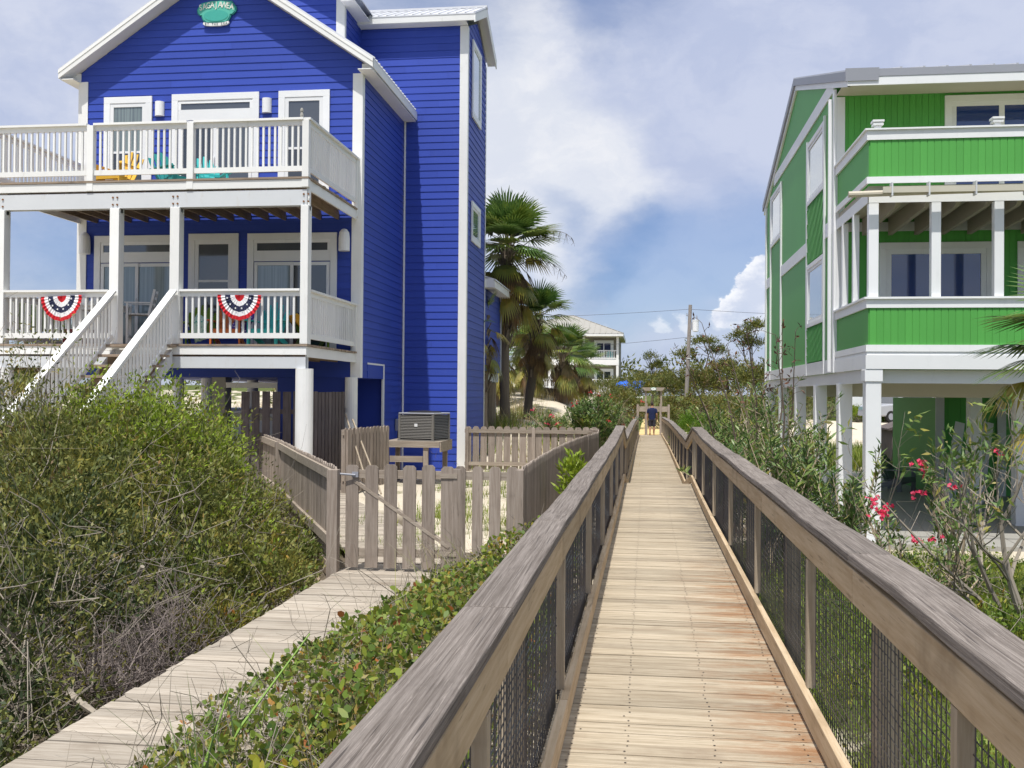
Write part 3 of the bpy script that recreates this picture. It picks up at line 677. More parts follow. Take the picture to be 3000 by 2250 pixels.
# upper windows and doors
window_y(BH, -12.39, -11.22, 6.9, 9.28, YF-.017, m_glassU, .15, .085, 8.0, gm2=m_glassD)
window_y(BH, -8.20, -7.01, 6.9, 9.30, YF-.017, m_glassG, .15, .085, 8.0, gm2=m_glassD)
def slider(par, x0, x1, z0, z1, Y, ztr, gl, g2, gt):
    m = MB(); frame(m, x0, x1, z0, z1, .15, Y-.045, Y-.002, wb=0); d = m.build('sliding_door', m_white2, par, bevel=.004)
    m = MB(); m.box(x0+.152, x1-.152, Y-.030, Y-.003, ztr-.24, ztr-.002); m.box(x0+.152, x1-.152, Y-.030, Y-.003, z1-.22, z1-.152)
    m.box(x0+.152, x0+.22, Y-.030, Y-.003, ztr, z1-.222); m.box(x1-.22, x1-.152, Y-.030, Y-.003, ztr, z1-.222); m.build('transom_frame', m_white2, d)
    m = MB(); m.quad((x0+.2, Y-.012, ztr), (x1-.2, Y-.012, ztr), (x1-.2, Y-.012, z1-.2), (x0+.2, Y-.012, z1-.2)); m.build('transom_pane', gt, d)
    xm = (x0+x1)/2; m = MB()
    frame(m, x0+.17, xm+.04, z0+.02, ztr-.26, .075, Y-.040, Y-.012); frame(m, xm-.04, x1-.17, z0+.02, ztr-.262, .075, Y-.011, Y-.001); m.build('door_frame', m_white2, d)
    m = MB(); m.quad((x0+.22, Y-.020, z0+.08), (xm-.01, Y-.020, z0+.08), (xm-.01, Y-.020, ztr-.31), (x0+.22, Y-.020, ztr-.31), 0)
    m.quad((xm+.02, Y-.006, z0+.08), (x1-.22, Y-.006, z0+.08), (x1-.22, Y-.006, ztr-.31), (xm+.02, Y-.006, ztr-.31), 1); m.build('pane', [gl, g2], d)
    m = MB(); m.tube([(xm+.0, Y-.06, z0+.95), (xm+.0, Y-.075, z0+1.0), (xm+.0, Y-.075, z0+1.15), (xm+.0, Y-.06, z0+1.2)], .012, 6); m.build('handle', m_white2, d)
slider(BH, -10.74, -8.66, 6.66, 9.30, YF-.017, 8.94, m_glassD, m_glassG, m_glassG)
slider(BH, -12.59, -10.5, 3.44, 6.08, YF-.017, 5.70, m_glassC, m_glassC, m_glassG)
slider(BH, -8.90, -6.81, 3.44, 6.09, YF-.017, 5.70, m_glassC, m_glassD, m_glassG)
window_y(BH, -10.30, -9.11, 3.98, 6.10, YF-.017, m_glassG, .15, .09, 5.02, gm2=m_glassD)
window_x(BH, TX1+.017, 26.52, 27.92, 9.9, 11.98, m_glassS, .13, .06)
window_x(BH, TX1+.017, 26.54, 27.94, 6.58, 7.66, m_glassS, .13, .06)
def half_round(mb, x, z0, z1, r, Y):
    n = 10; prof = [(x + r*math.cos(PI + PI*k/n), Y - r*.95*math.sin(PI*k/n)) for k in range(n+1)]
    vs = [(a, b, z0) for a, b in prof] + [(a, b, z1) for a, b in prof]
    mb.add(vs, [(k, k+1, n+2+k, n+1+k) for k in range(n)] + [tuple(range(n+1))[::-1], tuple(range(n+1, 2*n+2))])
for x, z in ((-11.04, 8.98), (-8.48, 8.98)):
    m = MB(); half_round(m, x, z-.165, z+.165, .11, YF-.02); m.build('wall_lamp', m_white2, BH, smooth=False)
for x, z in ((-12.84+.06, 5.9), (-6.62, 5.9)):
    m = MB(); lp = [(.0, .26), (.06, .24), (.11, .17), (.125, .05), (.125, -.24), (.0, -.24)]
    m.lathe(lp[::-1], (x, YF-.13, z), 14); m.build('wall_lantern', m_white2, BH, smooth=False)
# decks
DX0, DX1, DY = -12.98, -6.35, 18.5
mb = MB()
for zt in (6.61, 3.42):
    y = DY - .02
    while y < YF - .15:
        xa = DX0 - .03; xb = DX1 + .03 + random.uniform(-.015, .015)
        mb.box(xa, xb, y, y+.138, zt-.038, zt); y += .145
mb.build('deck_boards', m_tread, BH)
mb = MB()
for zt in (6.61, 3.42):
    mb.box(DX0, DX1, DY+.03, DY+.07, zt-.20, zt-.042); mb.box(DX0, DX1+.0, DY, DY+.029, zt-.20, zt-.045)
    mb.box(DX1-.04, DX1-.002, DY+.072, YF-.02, zt-.24, zt-.043); mb.box(DX0, DX0+.04, DY+.072, YF-.02, zt-.24, zt-.043)
mb.build_each('deck_fascia', m_white, BH)
mb = MB()
for zt in (6.61, 3.42):
    x = DX0 + .45
    while x < DX1 - .2: mb.box(x-.02, x+.02, DY+.075, YF-.04, zt-.235, zt-.045); x += .41
mb.build_each('joists', m_under, BH)
mb = MB()
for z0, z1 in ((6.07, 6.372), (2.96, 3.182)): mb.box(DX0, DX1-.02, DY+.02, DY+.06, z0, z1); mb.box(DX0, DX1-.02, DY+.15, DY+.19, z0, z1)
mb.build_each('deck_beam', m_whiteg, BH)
for x0, x1 in ((-12.75, -12.56), (-10.34, -10.15), (-9.10, -8.91), (-6.48, -6.33)):
    m = MB(); m.box(x0, x1, DY+.061, DY+.149, 5.98, 6.36); m.box(x0, x1, DY-.01, DY+.20, 3.425, 6.068); p = m.build('deck_post', m_white, BH, bevel=.006)
    for dx in (.05, .14):
        for zz in (6.28, 6.14):
            b = MB(); b.tube([(x0+dx, DY+.022, zz), (x0+dx, DY-.0, zz)], .018, 8); b.build('bolt', m_rust, p)
for x in (-12.6, -9.5, -6.42):
    m = MB(); m.tube([(x, DY+.12, .1), (x, DY+.12, 2.958)], .17, 20); m.build('piling', m_white, BH, smooth=False)
for x, y, r in ((-6.45, 21.85, .14), (-10.78, 24, .15), (-12.5, 22.2, .15), (-12.5, 26, .15), (-10.8, 27, .15)):
    m = MB(); m.tube([(x, y, .1), (x, y, 2.85)], r, 18); m.build('piling', m_white, BH, smooth=False)
m = MB(); m.box(-9.78, -9.45, 22.0, 22.35, .1, 2.838); m.build('piling', m_conc, BH)
m = MB(); m.box(-9.44, -8.25, 22.0, 22.06, 2.60, 2.72); m.box(-8.25, -8.2, 22.0, 22.06, .1, 2.72); m.build_each('opening_trim', m_white, BH)
# railings of the two porches
zu, zl = 6.61, 3.42
for a, b in ((DX0, -10.84), (-10.70, -8.78), (-8.64, -6.44)): white_rail(BH, (a, DY+.05), (b, DY+.05), zu, 7.74, .113)
white_rail(BH, (-6.38, DY+.0), (-6.38, YF-.04), zu, 7.74, .13); white_rail(BH, (DX0+.02, DY+.1), (DX0+.02, YF-.04), zu, 7.74, .13)
for x in (-10.77, -8.71, -6.40, DX0+.04):
    m = MB(); m.box(x-.065, x+.065, DY-.013, DY+.115, 6.415, 7.70); m.build('rail_post', m_white, BH, bevel=.004)
m = MB(); m.box(-6.43, -6.33, YF-.13, YF-.04, 6.43, 7.70); m.box(-6.43, -6.33, YF-.13, YF-.04, 3.43, 4.44); m.build('rail_post', m_white, BH)
white_rail(BH, (-12.56, DY+.06), (-10.36, DY+.06), zl, 4.48, .122); white_rail(BH, (-8.90, DY+.06), (-6.49, DY+.06), zl, 4.48, .122)
white_rail(BH, (-6.39, DY+.21), (-6.39, YF-.04), zl, 4.48, .135); white_rail(BH, (DX0+.05, DY+.21), (DX0+.05, YF-.04), zl, 4.48, .135)
m = MB(); m.box(-9.04, -8.90, DY+.02, DY+.12, 3.43, 4.44); m.build('rail_post', m_white, BH)
# small owl figure on the corner of the upper rail
m = MB(); m.lathe([(.028, 0), (.035, .05), (.022, .10), (.033, .13), (.028, .17), (.005, .19)], (-6.49, DY+.03, 7.74), 10); m.build('finial', m_conc, BH, smooth=False)
# stairs down to the dune
ST = thing('porch_stairs', 'brown wooden porch stairs with sloping white handrails, leading to the lower porch', 'stairs', (-9.6, 16.8, .8))
SX0, SX1 = -10.22, -9.02; nst = 10
for i in range(nst):
    yy = DY - .02 - .285*i; zz = zl - .02 - .203*i
    m = MB(); m.box(SX0-.10, SX1+.10, yy-.30, yy-.02, zz-.045, zz); m.box(SX0+.05, SX1-.05, yy-.03, yy-.022, zz-.203, zz-.046) if i else None; m.build('tread', m_tread, ST)
def sz(y): return zl - .727*(DY - y)
for x in (SX0+.02, SX1-.02):
    m = MB(); a, b = DY - .03, 15.3
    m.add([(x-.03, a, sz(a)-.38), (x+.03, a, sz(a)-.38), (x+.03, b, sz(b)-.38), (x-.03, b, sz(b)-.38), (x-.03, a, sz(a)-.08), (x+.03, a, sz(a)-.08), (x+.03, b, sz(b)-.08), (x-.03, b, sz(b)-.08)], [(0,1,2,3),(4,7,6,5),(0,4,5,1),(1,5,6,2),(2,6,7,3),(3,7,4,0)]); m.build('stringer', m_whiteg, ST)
for x in (SX0-.02, SX1+.02):
    m = MB(); a, b = DY - .05, 15.1
    m.bar((x, a, sz(a)+1.06), (x, b, sz(b)+1.06), .15, .042); m.bar((x, a, sz(a)+.98), (x, b, sz(b)+.98), .04, .09); m.bar((x, a, sz(a)+.18), (x, b, sz(b)+.18), .04, .10)
    yy = a - .1
    while yy > b: m.box(x-.019, x+.019, yy-.019, yy+.019, sz(yy)+.2, sz(yy)+.96); yy -= .125
    m.build('handrail', m_white, ST)
    m = MB(); m.box(x-.05, x+.05, 15.05, 15.15, .5, sz(15.1)+1.0); m.build('post', m_white, ST)
# the house sign
SG = thing('house_sign', 'teal carved house sign with white lettering high on the blue gable', 'sign', (-9.69, YF-.06, 11.13))
def outline(pts, n=6): return pts
yb = YF - .06
hw = .485
ol = [(-.47, .08), (-.40, .20), (-.36, .235), (-.12, .282), (.12, .285), (.37, .262), (.42, .19), (.485, .10), (.47, .02), (.41, -.045), (.35, -.055), (.345, -.10), (.30, -.18), (.24, -.235), (-.24, -.235), (-.32, -.17), (-.355, -.09), (-.36, -.05), (-.40, -.055), (-.45, -.01)]
m = MB(); m.prism([(SG.location.x+a, SG.location.z+b) for a, b in ol], 'y', yb, yb+.04); m.build('board', paint('sign dark teal', (.03, .28, .25), .5, None, 0, 6, .02), SG, bevel=.008)
m = MB(); m.prism([(SG.location.x+a*.93, SG.location.z+b*.9+.005) for a, b in ol], 'y', yb-.012, yb-.001); m.build('face_panel', paint('sign mint teal', (.10, .47, .37), .45, (.05, .33, .30), .7, 6, .02), SG)
m = MB(); el = [(.29*math.cos(t), -.07+.125*math.sin(t)) for t in np.linspace(0, 2*PI, 28, endpoint=False)]
m.prism([(SG.location.x+a, SG.location.z+b) for a, b in el], 'y', yb-.020, yb-.0125); m.build('oval_relief', paint('sign relief teal', (.06, .40, .33), .45, (.16, .50, .44), .8, 9, .02), SG)
bn = [(-.30, -.215), (-.15, -.235), (0, -.24), (.15, -.235), (.30, -.205), (.31, -.245), (.26, -.285), (.1, -.305), (-.1, -.305), (-.26, -.29), (-.31, -.255)]
m = MB(); m.prism([(SG.location.x+a, SG.location.z+b) for a, b in bn], 'y', yb-.022, yb+.02); m.build('banner', m_white, SG)
def letters(txt, par, size, arc, y, mat, x0, x1, zf, name='lettering', xs=1., ext=.004):
    n = len(txt); V, F = [], []
    for i, ch in enumerate(txt):
        if ch == ' ': continue
        cu = bpy.data.curves.new('t', 'FONT'); cu.body = ch; cu.size = size; cu.align_x = 'CENTER'; cu.extrude = ext; cu.resolution_u = 3; cu.offset = size*.012
        to = bpy.data.objects.new('t', cu); COL.objects.link(to); bpy.context.view_layer.update()
        me = bpy.data.meshes.new_from_object(to.evaluated_get(bpy.context.evaluated_depsgraph_get()))
        x = x0 + (x1-x0)*(i+.5)/n; z, rot = zf(x); c, s_ = math.cos(rot), math.sin(rot); k = len(V)
        for v in me.vertices:
            a, b = v.co.x*xs, v.co.y; V.append((x + a*c - b*s_, y - v.co.z, z + a*s_ + b*c))
        for p in me.polygons: F.append(tuple(j + k for j in p.vertices))
        bpy.data.objects.remove(to); bpy.data.meshes.remove(me); bpy.data.curves.remove(cu)
    m = MB(); m.add(V, F); return m.build(name, mat, par, local=True)
m_cream = paint('cream lettering', (.74, .78, .70), .5, None, 0, 1, .0)
letters('SAGAJAWEA', SG, .19, 0, -.020, m_cream, -.40, .41, lambda x: (.115 - .42*x*x*1.0, -.84*x*.6), xs=.78)
letters('BY THE SEA', SG, .075, 0, -.026, paint('grey lettering', (.16, .2, .2), .6), -.27, .28, lambda x: (-.292 + .22*x*x, .44*x*.8), 'small_lettering', .8, .002)
#PART3
# ------------------------------------------------------------------ porch furniture
m_paints = {k: paint(k + ' chair paint', c, .5, None, 0, 2, .06) for k, c in dict(yellow=(.70, .42, .05), teal=(.05, .48, .47), deepteal=(.03, .27, .26), green=(.16, .27, .03), orange=(.62, .17, .045), white=(.72, .72, .70), grey=(.2, .22, .25)).items()}
def adirondack(label, loc, rz, mat, group='adirondack chairs on the porches', sc=1.):
    t = thing('adirondack_chair', label, 'chair', loc, rz, group); t.scale = (sc, sc, sc)
    m = MB()                                     # faces -Y
    for i in range(6):
        y = -.28 + i*.095; z = .37 - .022*i; m.box(-.27, .27, y, y+.085, z-.02, z)
    m.box(-.28, .28, -.315, -.29, .25, .375); m.build('seat', mat, t, local=True)
    m = MB()
    for i in range(5):
        x = -.24 + i*.12; top = .98 - .055*abs(i-2)**1.6; n = 5
        a = Vector((x*.82, .20, .26)); b = Vector((x*1.12, .48, top))
        d = (b-a); w0, w1 = .046, .057
        vs = []
        for k in range(n+1):
            f = k/n; c = a + d*f; w = w0 + (w1-w0)*f
            if k == n: w *= .6
            vs += [(c.x-w, c.y, c.z), (c.x+w, c.y, c.z), (c.x+w, c.y+.02, c.z), (c.x-w, c.y+.02, c.z)]
        fs = []
        for k in range(n):
            for j in range(4): fs.append((4*k+j, 4*k+(j+1) % 4, 4*k+4+(j+1) % 4, 4*k+4+j))
        fs += [(3,2,1,0), (4*n, 4*n+1, 4*n+2, 4*n+3)]; m.add(vs, fs)
    m.bar((-.28, .33, .56), (.28, .33, .56), .03, .06); m.build('backrest', mat, t, local=True)
    for s in (-1, 1):
        m = MB(); m.prism([(s*.26, -.36), (s*.40, -.36), (s*.40, -.1), (s*.345, .40), (s*.28, .40)][::s], 'z', .54, .562); m.build('armrest', mat, t, local=True)
        m = MB(); m.box(min(s*.275, s*.305), max(s*.275, s*.305), -.33, -.21, 0, .539); m.build('leg', mat, t, local=True)
        m = MB(); m.bar((s*.255, -.30, .31), (s*.255, .50, .06), .025, .12); m.build('rear_leg', mat, t, local=True)
    return t
ZU, ZL = 6.61, 3.42
adirondack('yellow adirondack chair on the upper porch before the left window', (-10.9, 19.75, ZU), R(-8), m_paints['yellow'])
adirondack('dark teal adirondack chair turned sideways on the upper porch', (-9.8, 20.1, ZU), R(62), m_paints['deepteal'])
adirondack('bright turquoise adirondack chair on the upper porch before the sliding door', (-9.15, 20.4, ZU), R(38), m_paints['teal'])
adirondack('olive green adirondack chair on the lower porch under the middle window', (-9.4, 20.6, ZL), R(20), m_paints['green'])
adirondack('orange adirondack chair behind the lower railing bunting', (-8.55, 20.0, ZL), R(12), m_paints['orange'])
adirondack('turquoise adirondack chair on the lower porch before the right sliding door', (-7.7, 20.0, ZL), R(0), m_paints['teal'])
adirondack('green adirondack chair with towels in the right corner of the lower porch', (-7.05, 20.9, ZL), R(30), m_paints['green'])
def towel(name, label, pts, w, mat, col2=None):
    """a cloth strip draped along a list of points"""
    m = MB(); P_ = [Vector(p) for p in pts]; n = len(P_); vs = []
    for i, p in enumerate(P_):
        d = (P_[min(i+1, n-1)] - P_[max(i-1, 0)]).normalized(); a = d.cross(Vector((0, 1, .3))).normalized()
        for k in range(6):
            f = k/5 - .5; vs.append(p + a*(w*f) + Vector((0, .02*math.sin(k*2.2 + i), .01*math.sin(k*3+i*2))))
    fs = [(i*6+k, i*6+k+1, i*6+k+7, i*6+k+6) for i in range(n-1) for k in range(5)]
    m.add(vs, fs); o = m.build(name, mat, smooth=True); sd_ = o.modifiers.new('thick', 'SOLIDIFY'); sd_.thickness = .012
    return tag(o, label, 'towel')
def pattern(name, c1, c2, sc, lo=.5, hi=.55):
    mt, nt_, b = base(name); v = N(nt_, 'ShaderNodeTexVoronoi'); v.inputs['Scale'].default_value = sc
    t_ = N(nt_, 'ShaderNodeTexCoord'); nt_.links.new(t_.outputs['Object'], v.inputs[0])
    nt_.links.new(mixc(nt_, c1, c2, mrange(nt_, v.outputs['Distance'], lo, hi)), b.inputs['Base Color']); b.inputs['Roughness'].default_value = .95; return mt
towel('beach_towel', 'mint patterned beach towel hung over the green chair arm', [(-9.05, 19.95, 4.06), (-9.1, 19.9, 3.95), (-9.12, 19.88, 3.75), (-9.06, 19.88, 3.56)], .30, pattern('mint towel', (.10, .38, .30), (.45, .62, .52), 18, .3, .4))
towel('beach_towel', 'purple spotted beach towel over the orange chair back', [(-8.25, 20.3, 4.42), (-8.2, 20.2, 4.15), (-8.25, 20.0, 3.9), (-8.28, 19.8, 3.72)], .36, pattern('purple towel', (.62, .58, .78), (.09, .05, .30), 16, .25, .33))
towel('beach_towel', 'lime green beach towel over the corner chair back', [(-7.1, 21.2, 4.5), (-7.08, 21.0, 4.2), (-7.1, 20.8, 4.0)], .42, pattern('lime towel', (.12, .42, .05), (.05, .26, .06), 6))
towel('beach_towel', 'orange yellow towel crumpled on the corner chair arm', [(-7.36, 20.4, 4.0), (-7.2, 20.36, 4.06), (-7.05, 20.42, 3.92), (-7.0, 20.4, 3.8)], .22, pattern('orange towel', (.82, .42, .04), (.75, .30, .03), 5))
# white counter chairs and table
def tall_chair(label, loc, rz):
    t = thing('counter_chair', label, 'chair', loc, rz, 'white counter height chairs'); mt = m_paints['white']; h = .72
    m = MB()
    for i in range(5): m.box(-.24, .24, -.24+i*.095, -.155+i*.095, h-.02, h+.005)
    m.box(-.24, .24, -.25, -.225, h-.09, h-.021); m.build('seat', mt, t, local=True)
    m = MB()
    for z in (h+.16, h+.29, h+.43): m.bar((-.21, .24+(z-h)*.16, z), (.21, .24+(z-h)*.16, z), .02, .075)
    m.build('backrest', mt, t, local=True)
    for s in (-1, 1):
        m = MB(); m.bar((s*.235, .22, h), (s*.235, .33, h+.52), .045, .05); m.bar((s*.235, .28, 0), (s*.235, .22, h), .045, .05); m.build('rear_leg', mt, t, local=True)
        m = MB(); m.box(s*.235-.022, s*.235+.022, -.24, -.195, 0, h+.22); m.build('leg', mt, t, local=True)
        m = MB(); m.box(s*.235-.035, s*.235+.035, -.27, .25, h+.22, h+.245); m.build('armrest', mt, t, local=True)
    m = MB(); m.bar((-.235, -.2, .25), (.235, -.2, .25), .03, .05); m.bar((-.235, .27, .28), (.235, .27, .28), .03, .05); m.build('foot_rail', mt, t, local=True)
    return t
tall_chair('white slatted counter chair at the top of the porch stairs', (-10.65, 20.3, ZL), R(-70))
tall_chair('white counter chair behind the left part of the lower railing', (-11.75, 20.9, ZL), R(170))
t = thing('counter_table', 'white square counter height table on the lower porch', 'table', (-11.35, 20.1, ZL))
m = MB(); m.box(-.42, .42, -.42, .42, .86, .90); m.box(-.38, .38, -.38, .38, .78, .859); m.build('tabletop', m_paints['white'], t, local=True)
for a in (-.36, .36):
    for b in (-.36, .36): m = MB(); m.box(a-.035, a+.035, b-.035, b+.035, 0, .78); m.build('leg', m_paints['white'], t, local=True)
t = thing('cooler_box', 'dark red cooler behind the left part of the lower railing', 'cooler', (-12.2, 20.6, ZL))
m_redc = paint('dark red plastic', (.24, .03, .03), .45); m = MB(); m.box(-.28, .28, -.18, .18, 0, .34); m.build('body', m_redc, t, local=True, bevel=.02)
m = MB(); m.box(-.29, .29, -.19, .19, .342, .42); m.build('lid', m_redc, t, local=True, bevel=.015)
# buntings
def bunting(label, cx, zc, w, h, tilt=0.):
    t = thing('flag_bunting', label, 'bunting', (cx, DY-.01, zc), 0, 'red white and blue pleated buntings')
    bands = [(.0, .22, (.55, .02, .03)), (.22, .42, (.80, .79, .80)), (.42, .66, (.025, .03, .075)), (.66, .84, (.80, .79, .80)), (.84, 1.0, (.55, .02, .03))]
    m = MB(); NA = 76
    for bi, (r0, r1, c) in enumerate(bands):
        for k in range(NA):
            vs = []
            for (r, kk) in ((r0, k), (r1, k), (r1, k+1), (r0, k+1)):
                a = PI + PI*kk/NA; pl = .012*r*math.sin(kk*1.57) + .004*math.sin(kk*.9)
                vs.append((w/2*r*math.cos(a), -.012 + pl - .02*r, h*r*math.sin(a)*(1 + .012*math.sin(kk*.7)) + tilt*w*r*math.cos(a) - .05*(1-abs(math.cos(a)))*h))
            m.add(vs, [(0, 1, 2, 3)], bi)
    mats = [paint('bunting cloth', c, .9, None, 0, 3, .08) for _, _, c in bands]
    m.build('cloth', mats, t, local=True)
    for k in range(6):
        a = PI + PI*(k+.5)/6; cx_, cz_ = w/2*.54*math.cos(a), h*.54*math.sin(a) - .05*(1-abs(math.cos(a)))*h + tilt*w*.54*math.cos(a)
        vs = [(cx_ + (.024 if j % 2 == 0 else .010)*math.sin(j*PI/5), -.065, cz_ + (.024 if j % 2 == 0 else .010)*math.cos(j*PI/5)) for j in range(10)]
        q = MB(); q.add(vs + [(x, y+.004, z) for x, y, z in vs], [tuple(range(10)), tuple(range(10, 20))[::-1]]); q.build('star', m_white2, t, local=True)
bunting('red white and blue bunting on the lower railing left of the stairs', -11.31, 4.36, .86, .47, .02)
bunting('red white and blue bunting on the lower railing right of the stairs', -7.67, 4.36, .88, .46, -.01)
# ------------------------------------------------------------------ fences
def picket(mb, c, d, w, z0, z1, th=.02, ear=.03):
    c = Vector(c); d = Vector(d).normalized(); n = Vector((-d.y, d.x, 0)); j = random.uniform(-.008, .008)
    a = lambda s, z, o: (c.x + d.x*s + n.x*o, c.y + d.y*s + n.y*o, z)
    prof = [(-w/2, z0), (w/2, z0), (w/2, z1+j-ear), (w/2-ear, z1+j), (-w/2+ear, z1+j), (-w/2, z1+j-ear)]
    vs = [a(s, z, -th/2) for s, z in prof] + [a(s, z, th/2) for s, z in prof]
    mb.add(vs, [(0,1,2,3,4,5), (11,10,9,8,7,6)] + [(i, i+6, (i+1) % 6 + 6, (i+1) % 6) for i in range(6)])
def fence(label, pts, z_top, gap_z, pw, pitch, rails, rail_side, posts, name='picket_fence', cat='fence', rail_w=.09, mat=None, railmat=None, zt2=None, ear=.03, postw=.09):
    p0 = Vector((*pts[0], 0)); t = thing(name, label, cat, (pts[0][0], pts[0][1], gap_z(0) if callable(gap_z) else gap_z))
    mat = mat or m_fence; m = MB()
    segs = []; tot = 0
    for a, b in zip(pts, pts[1:]):
        a, b = Vector((*a, 0)), Vector((*b, 0)); segs.append((a, b, tot)); tot += (b-a).length
    zt = (lambda s: z_top + ((zt2 - z_top)*s/tot if zt2 is not None else 0))
    zb = gap_z if callable(gap_z) else (lambda s: gap_z)
    s = pw/2
    while s < tot:
        for a, b, o in segs:
            L = (b-a).length
            if o <= s < o + L:
                d = (b-a)/L; picket(m, a + d*(s-o), d, pw*random.uniform(.93, 1.03), zb(s), zt(s), ear=ear)
        s += pitch
    m.build('picket_panel', mat, t)
    for ro in rails:
        m = MB()
        for a, b, o in segs:
            d = (b-a).normalized(); n = Vector((-d.y, d.x, 0))*rail_side*.032
            L = (b-a).length
            za = zt(o) - ro if ro >= 0 else zb(o) - ro; zb_ = zt(o+L) - ro if ro >= 0 else zb(o+L) - ro
            m.bar(a + n + Vector((0, 0, za)), b + n + Vector((0, 0, zb_)), .04, rail_w)
        m.build('rail', railmat or m_fencer, t)
    for s in posts:
        for a, b, o in segs:
            L = (b-a).length
            if o - 1e-6 <= s <= o + L + 1e-6:
                d = (b-a)/L; c = a + d*(s-o) + Vector((-d.y, d.x, 0))*rail_side*.03; m = MB()
                m.box(c.x-postw/2, c.x+postw/2, c.y-postw/2, c.y+postw/2, gh(c.x, c.y)-.2, zt(s)-.03); m.build('post', m_fence, t, bevel=.004); break
    return t
# gate (six pickets), then the fixed panel beside it
GT = thing('picket_gate', 'weathered wooden picket gate with diagonal brace across the side path', 'gate', (-2.7, 11, PZ))
m = MB()
for i, x in enumerate((-3.225, -3.0, -2.785, -2.57, -2.355, -2.14)): picket(m, (x, 11, 0), (1, 0, 0), .145, .555, 1.70, .022, .028)
m.build('picket_panel', m_fence, GT)
for z in (1.595, .72): m = MB(); m.box(-3.28, -2.08, 11.014, 11.05, z-.045, z+.045); m.build('rail', m_fencer, GT)
m = MB(); m.bar((-3.2, 11.033, 1.52), (-2.12, 11.033, .80), .034, .10, up=(0, 1, 0)); m.build('brace', m_fencer, GT)
for z in (1.59, .73): m = MB(); m.box(-2.22, -2.03, 10.975, 10.985, z-.025, z+.025); m.build('hinge', m_fencer, GT)
m = MB(); m.tube([(-3.36, 10.93, 1.60), (-3.18, 10.96, 1.585)], .012, 6); m.box(-3.22, -3.15, 10.965, 10.985, 1.56, 1.62); m.build('latch', m_metal2, GT)
fence('short picket panel between the gate and the long side fence', [(-2.06, 11), (-1.32, 11)], 1.70, lambda s: .42, .125, .193, (.105, 1.0), 1, (.03, .72), name='picket_fence')
fence('long picket fence beside the boardwalk, running back to the yard', [(-1.32, 11.06), (-1.34, 14.5), (-1.30, 17.5), (-1.18, 20.2), (-1.0, 22.5), (-1.05, 24.2), (-1.3, 25.2)], 1.70, lambda s: .38, .125, .155, (.12, 1.05), 1, (0.1, 2.5, 5, 7.4, 9.8, 12.2), zt2=1.66)
fence('picket fence panel standing between the stair tower and the boardwalk fence', [(-4.5, 25.4), (-1.1, 25.4)], 1.68, lambda s: .45, .165, .20, (.12, .95), -1, (.06, 1.76, 3.36), ear=.04)
fence('picket fence with outside rails and dark gap below, left of the gate', [(-3.38, 10.9), (-4.83, 13.9), (-6.2, 16.8), (-7.9, 20.1), (-9.5, 23.2)], 1.68, lambda s: .60, .125, .165, (.10, .86), 1, (0, 6.55, 10.2), rail_w=.11, postw=.12)
m = MB(); m.bar((-3.4, 10.96, .45), (-6.26, 16.9, .45), .04, .16); m.bar((-3.5, 10.90, .28), (-6.36, 16.84, .28), .04, .12); sk = m.build('path_skirt', m_tread); tag(sk, kind='structure')
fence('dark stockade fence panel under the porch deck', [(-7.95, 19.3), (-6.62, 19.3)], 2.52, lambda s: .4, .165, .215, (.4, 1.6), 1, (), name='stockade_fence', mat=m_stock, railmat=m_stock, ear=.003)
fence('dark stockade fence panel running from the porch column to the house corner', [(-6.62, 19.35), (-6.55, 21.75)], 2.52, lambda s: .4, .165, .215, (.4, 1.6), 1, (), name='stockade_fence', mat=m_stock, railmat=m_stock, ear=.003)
fence('short picket panel beside the condenser stand', [(-5.85, 19.4), (-5.5, 21.6)], 1.80, lambda s: .5, .13, .17, (.09, 1.0), 1, (.1,), postw=.14)
for i, (a, b, lb) in enumerate((((-6.2, 20.6, 2.05), (-5.18, 18.9, .55), 'pale thin pole leaning on the stockade fence, upper one'), ((-6.05, 20.6, 1.95), (-5.02, 19.1, .55), 'second pale thin pole leaning below the other pole'))):
    m = MB(); m.bar(a, b, .028, .028); tag(m.build('leaning_pole', m_post), lb, 'pole', 'thin poles leaning by the stockade fence')
# condenser unit and stand
t = thing('condenser_stand', 'wooden stand carrying the air conditioner beside the tower', 'stand', (-5.25, 23.4, .5))
m = MB(); m.box(-5.95, -4.62, 22.75, 24.1, 1.36, 1.40); m.box(-5.95, -4.62, 22.72, 22.748, 1.26, 1.40); m.box(-4.618, -4.585, 22.75, 24.1, 1.16, 1.40); m.build('tabletop', m_fencer, t)
for x, y in ((-5.88, 22.8), (-4.95, 22.8), (-4.72, 23.9), (-5.88, 23.9)): m = MB(); m.box(x-.055, x+.055, y-.045, y+.045, .35, 1.358); m.build('leg', m_fence, t)
m = MB(); m.box(-5.8, -5.02, 22.78, 22.82, .92, 1.06); m.build('crossbar', m_fencer, t)
AC = thing('air_conditioner', 'grey air conditioner condenser with louvred sides on its wooden stand', 'air conditioner', (-5.12, 23.4, 1.40), R(-14))
m = MB(); m.box(-.42, .42, -.42, .42, .01, .60); m.build('coil', m_dark, AC, local=True)
m = MB()
for i in range(15):
    z = .06 + i*.036
    for k in range(4):
        a = Matrix.Rotation(k*PI/2, 4, 'Z'); vs = [a @ Vector(v) for v in ((-.44, -.445, z), (.44, -.445, z), (.44, -.425, z+.026), (-.44, -.425, z+.026))]; m.add(vs, [(0, 1, 2, 3)])
m.build('louvre', m_ac, AC, local=True)
for sx in (-1, 1):
    for sy in (-1, 1): m = MB(); m.box(sx*.43-.025, sx*.43+.025, sy*.43-.025, sy*.43+.025, 0, .61); m.build('corner_post', m_ac, AC, local=True)
m = MB(); m.box(-.46, .46, -.46, .46, .612, .655); m.build('lid', m_metal2, AC, local=True, bevel=.02)
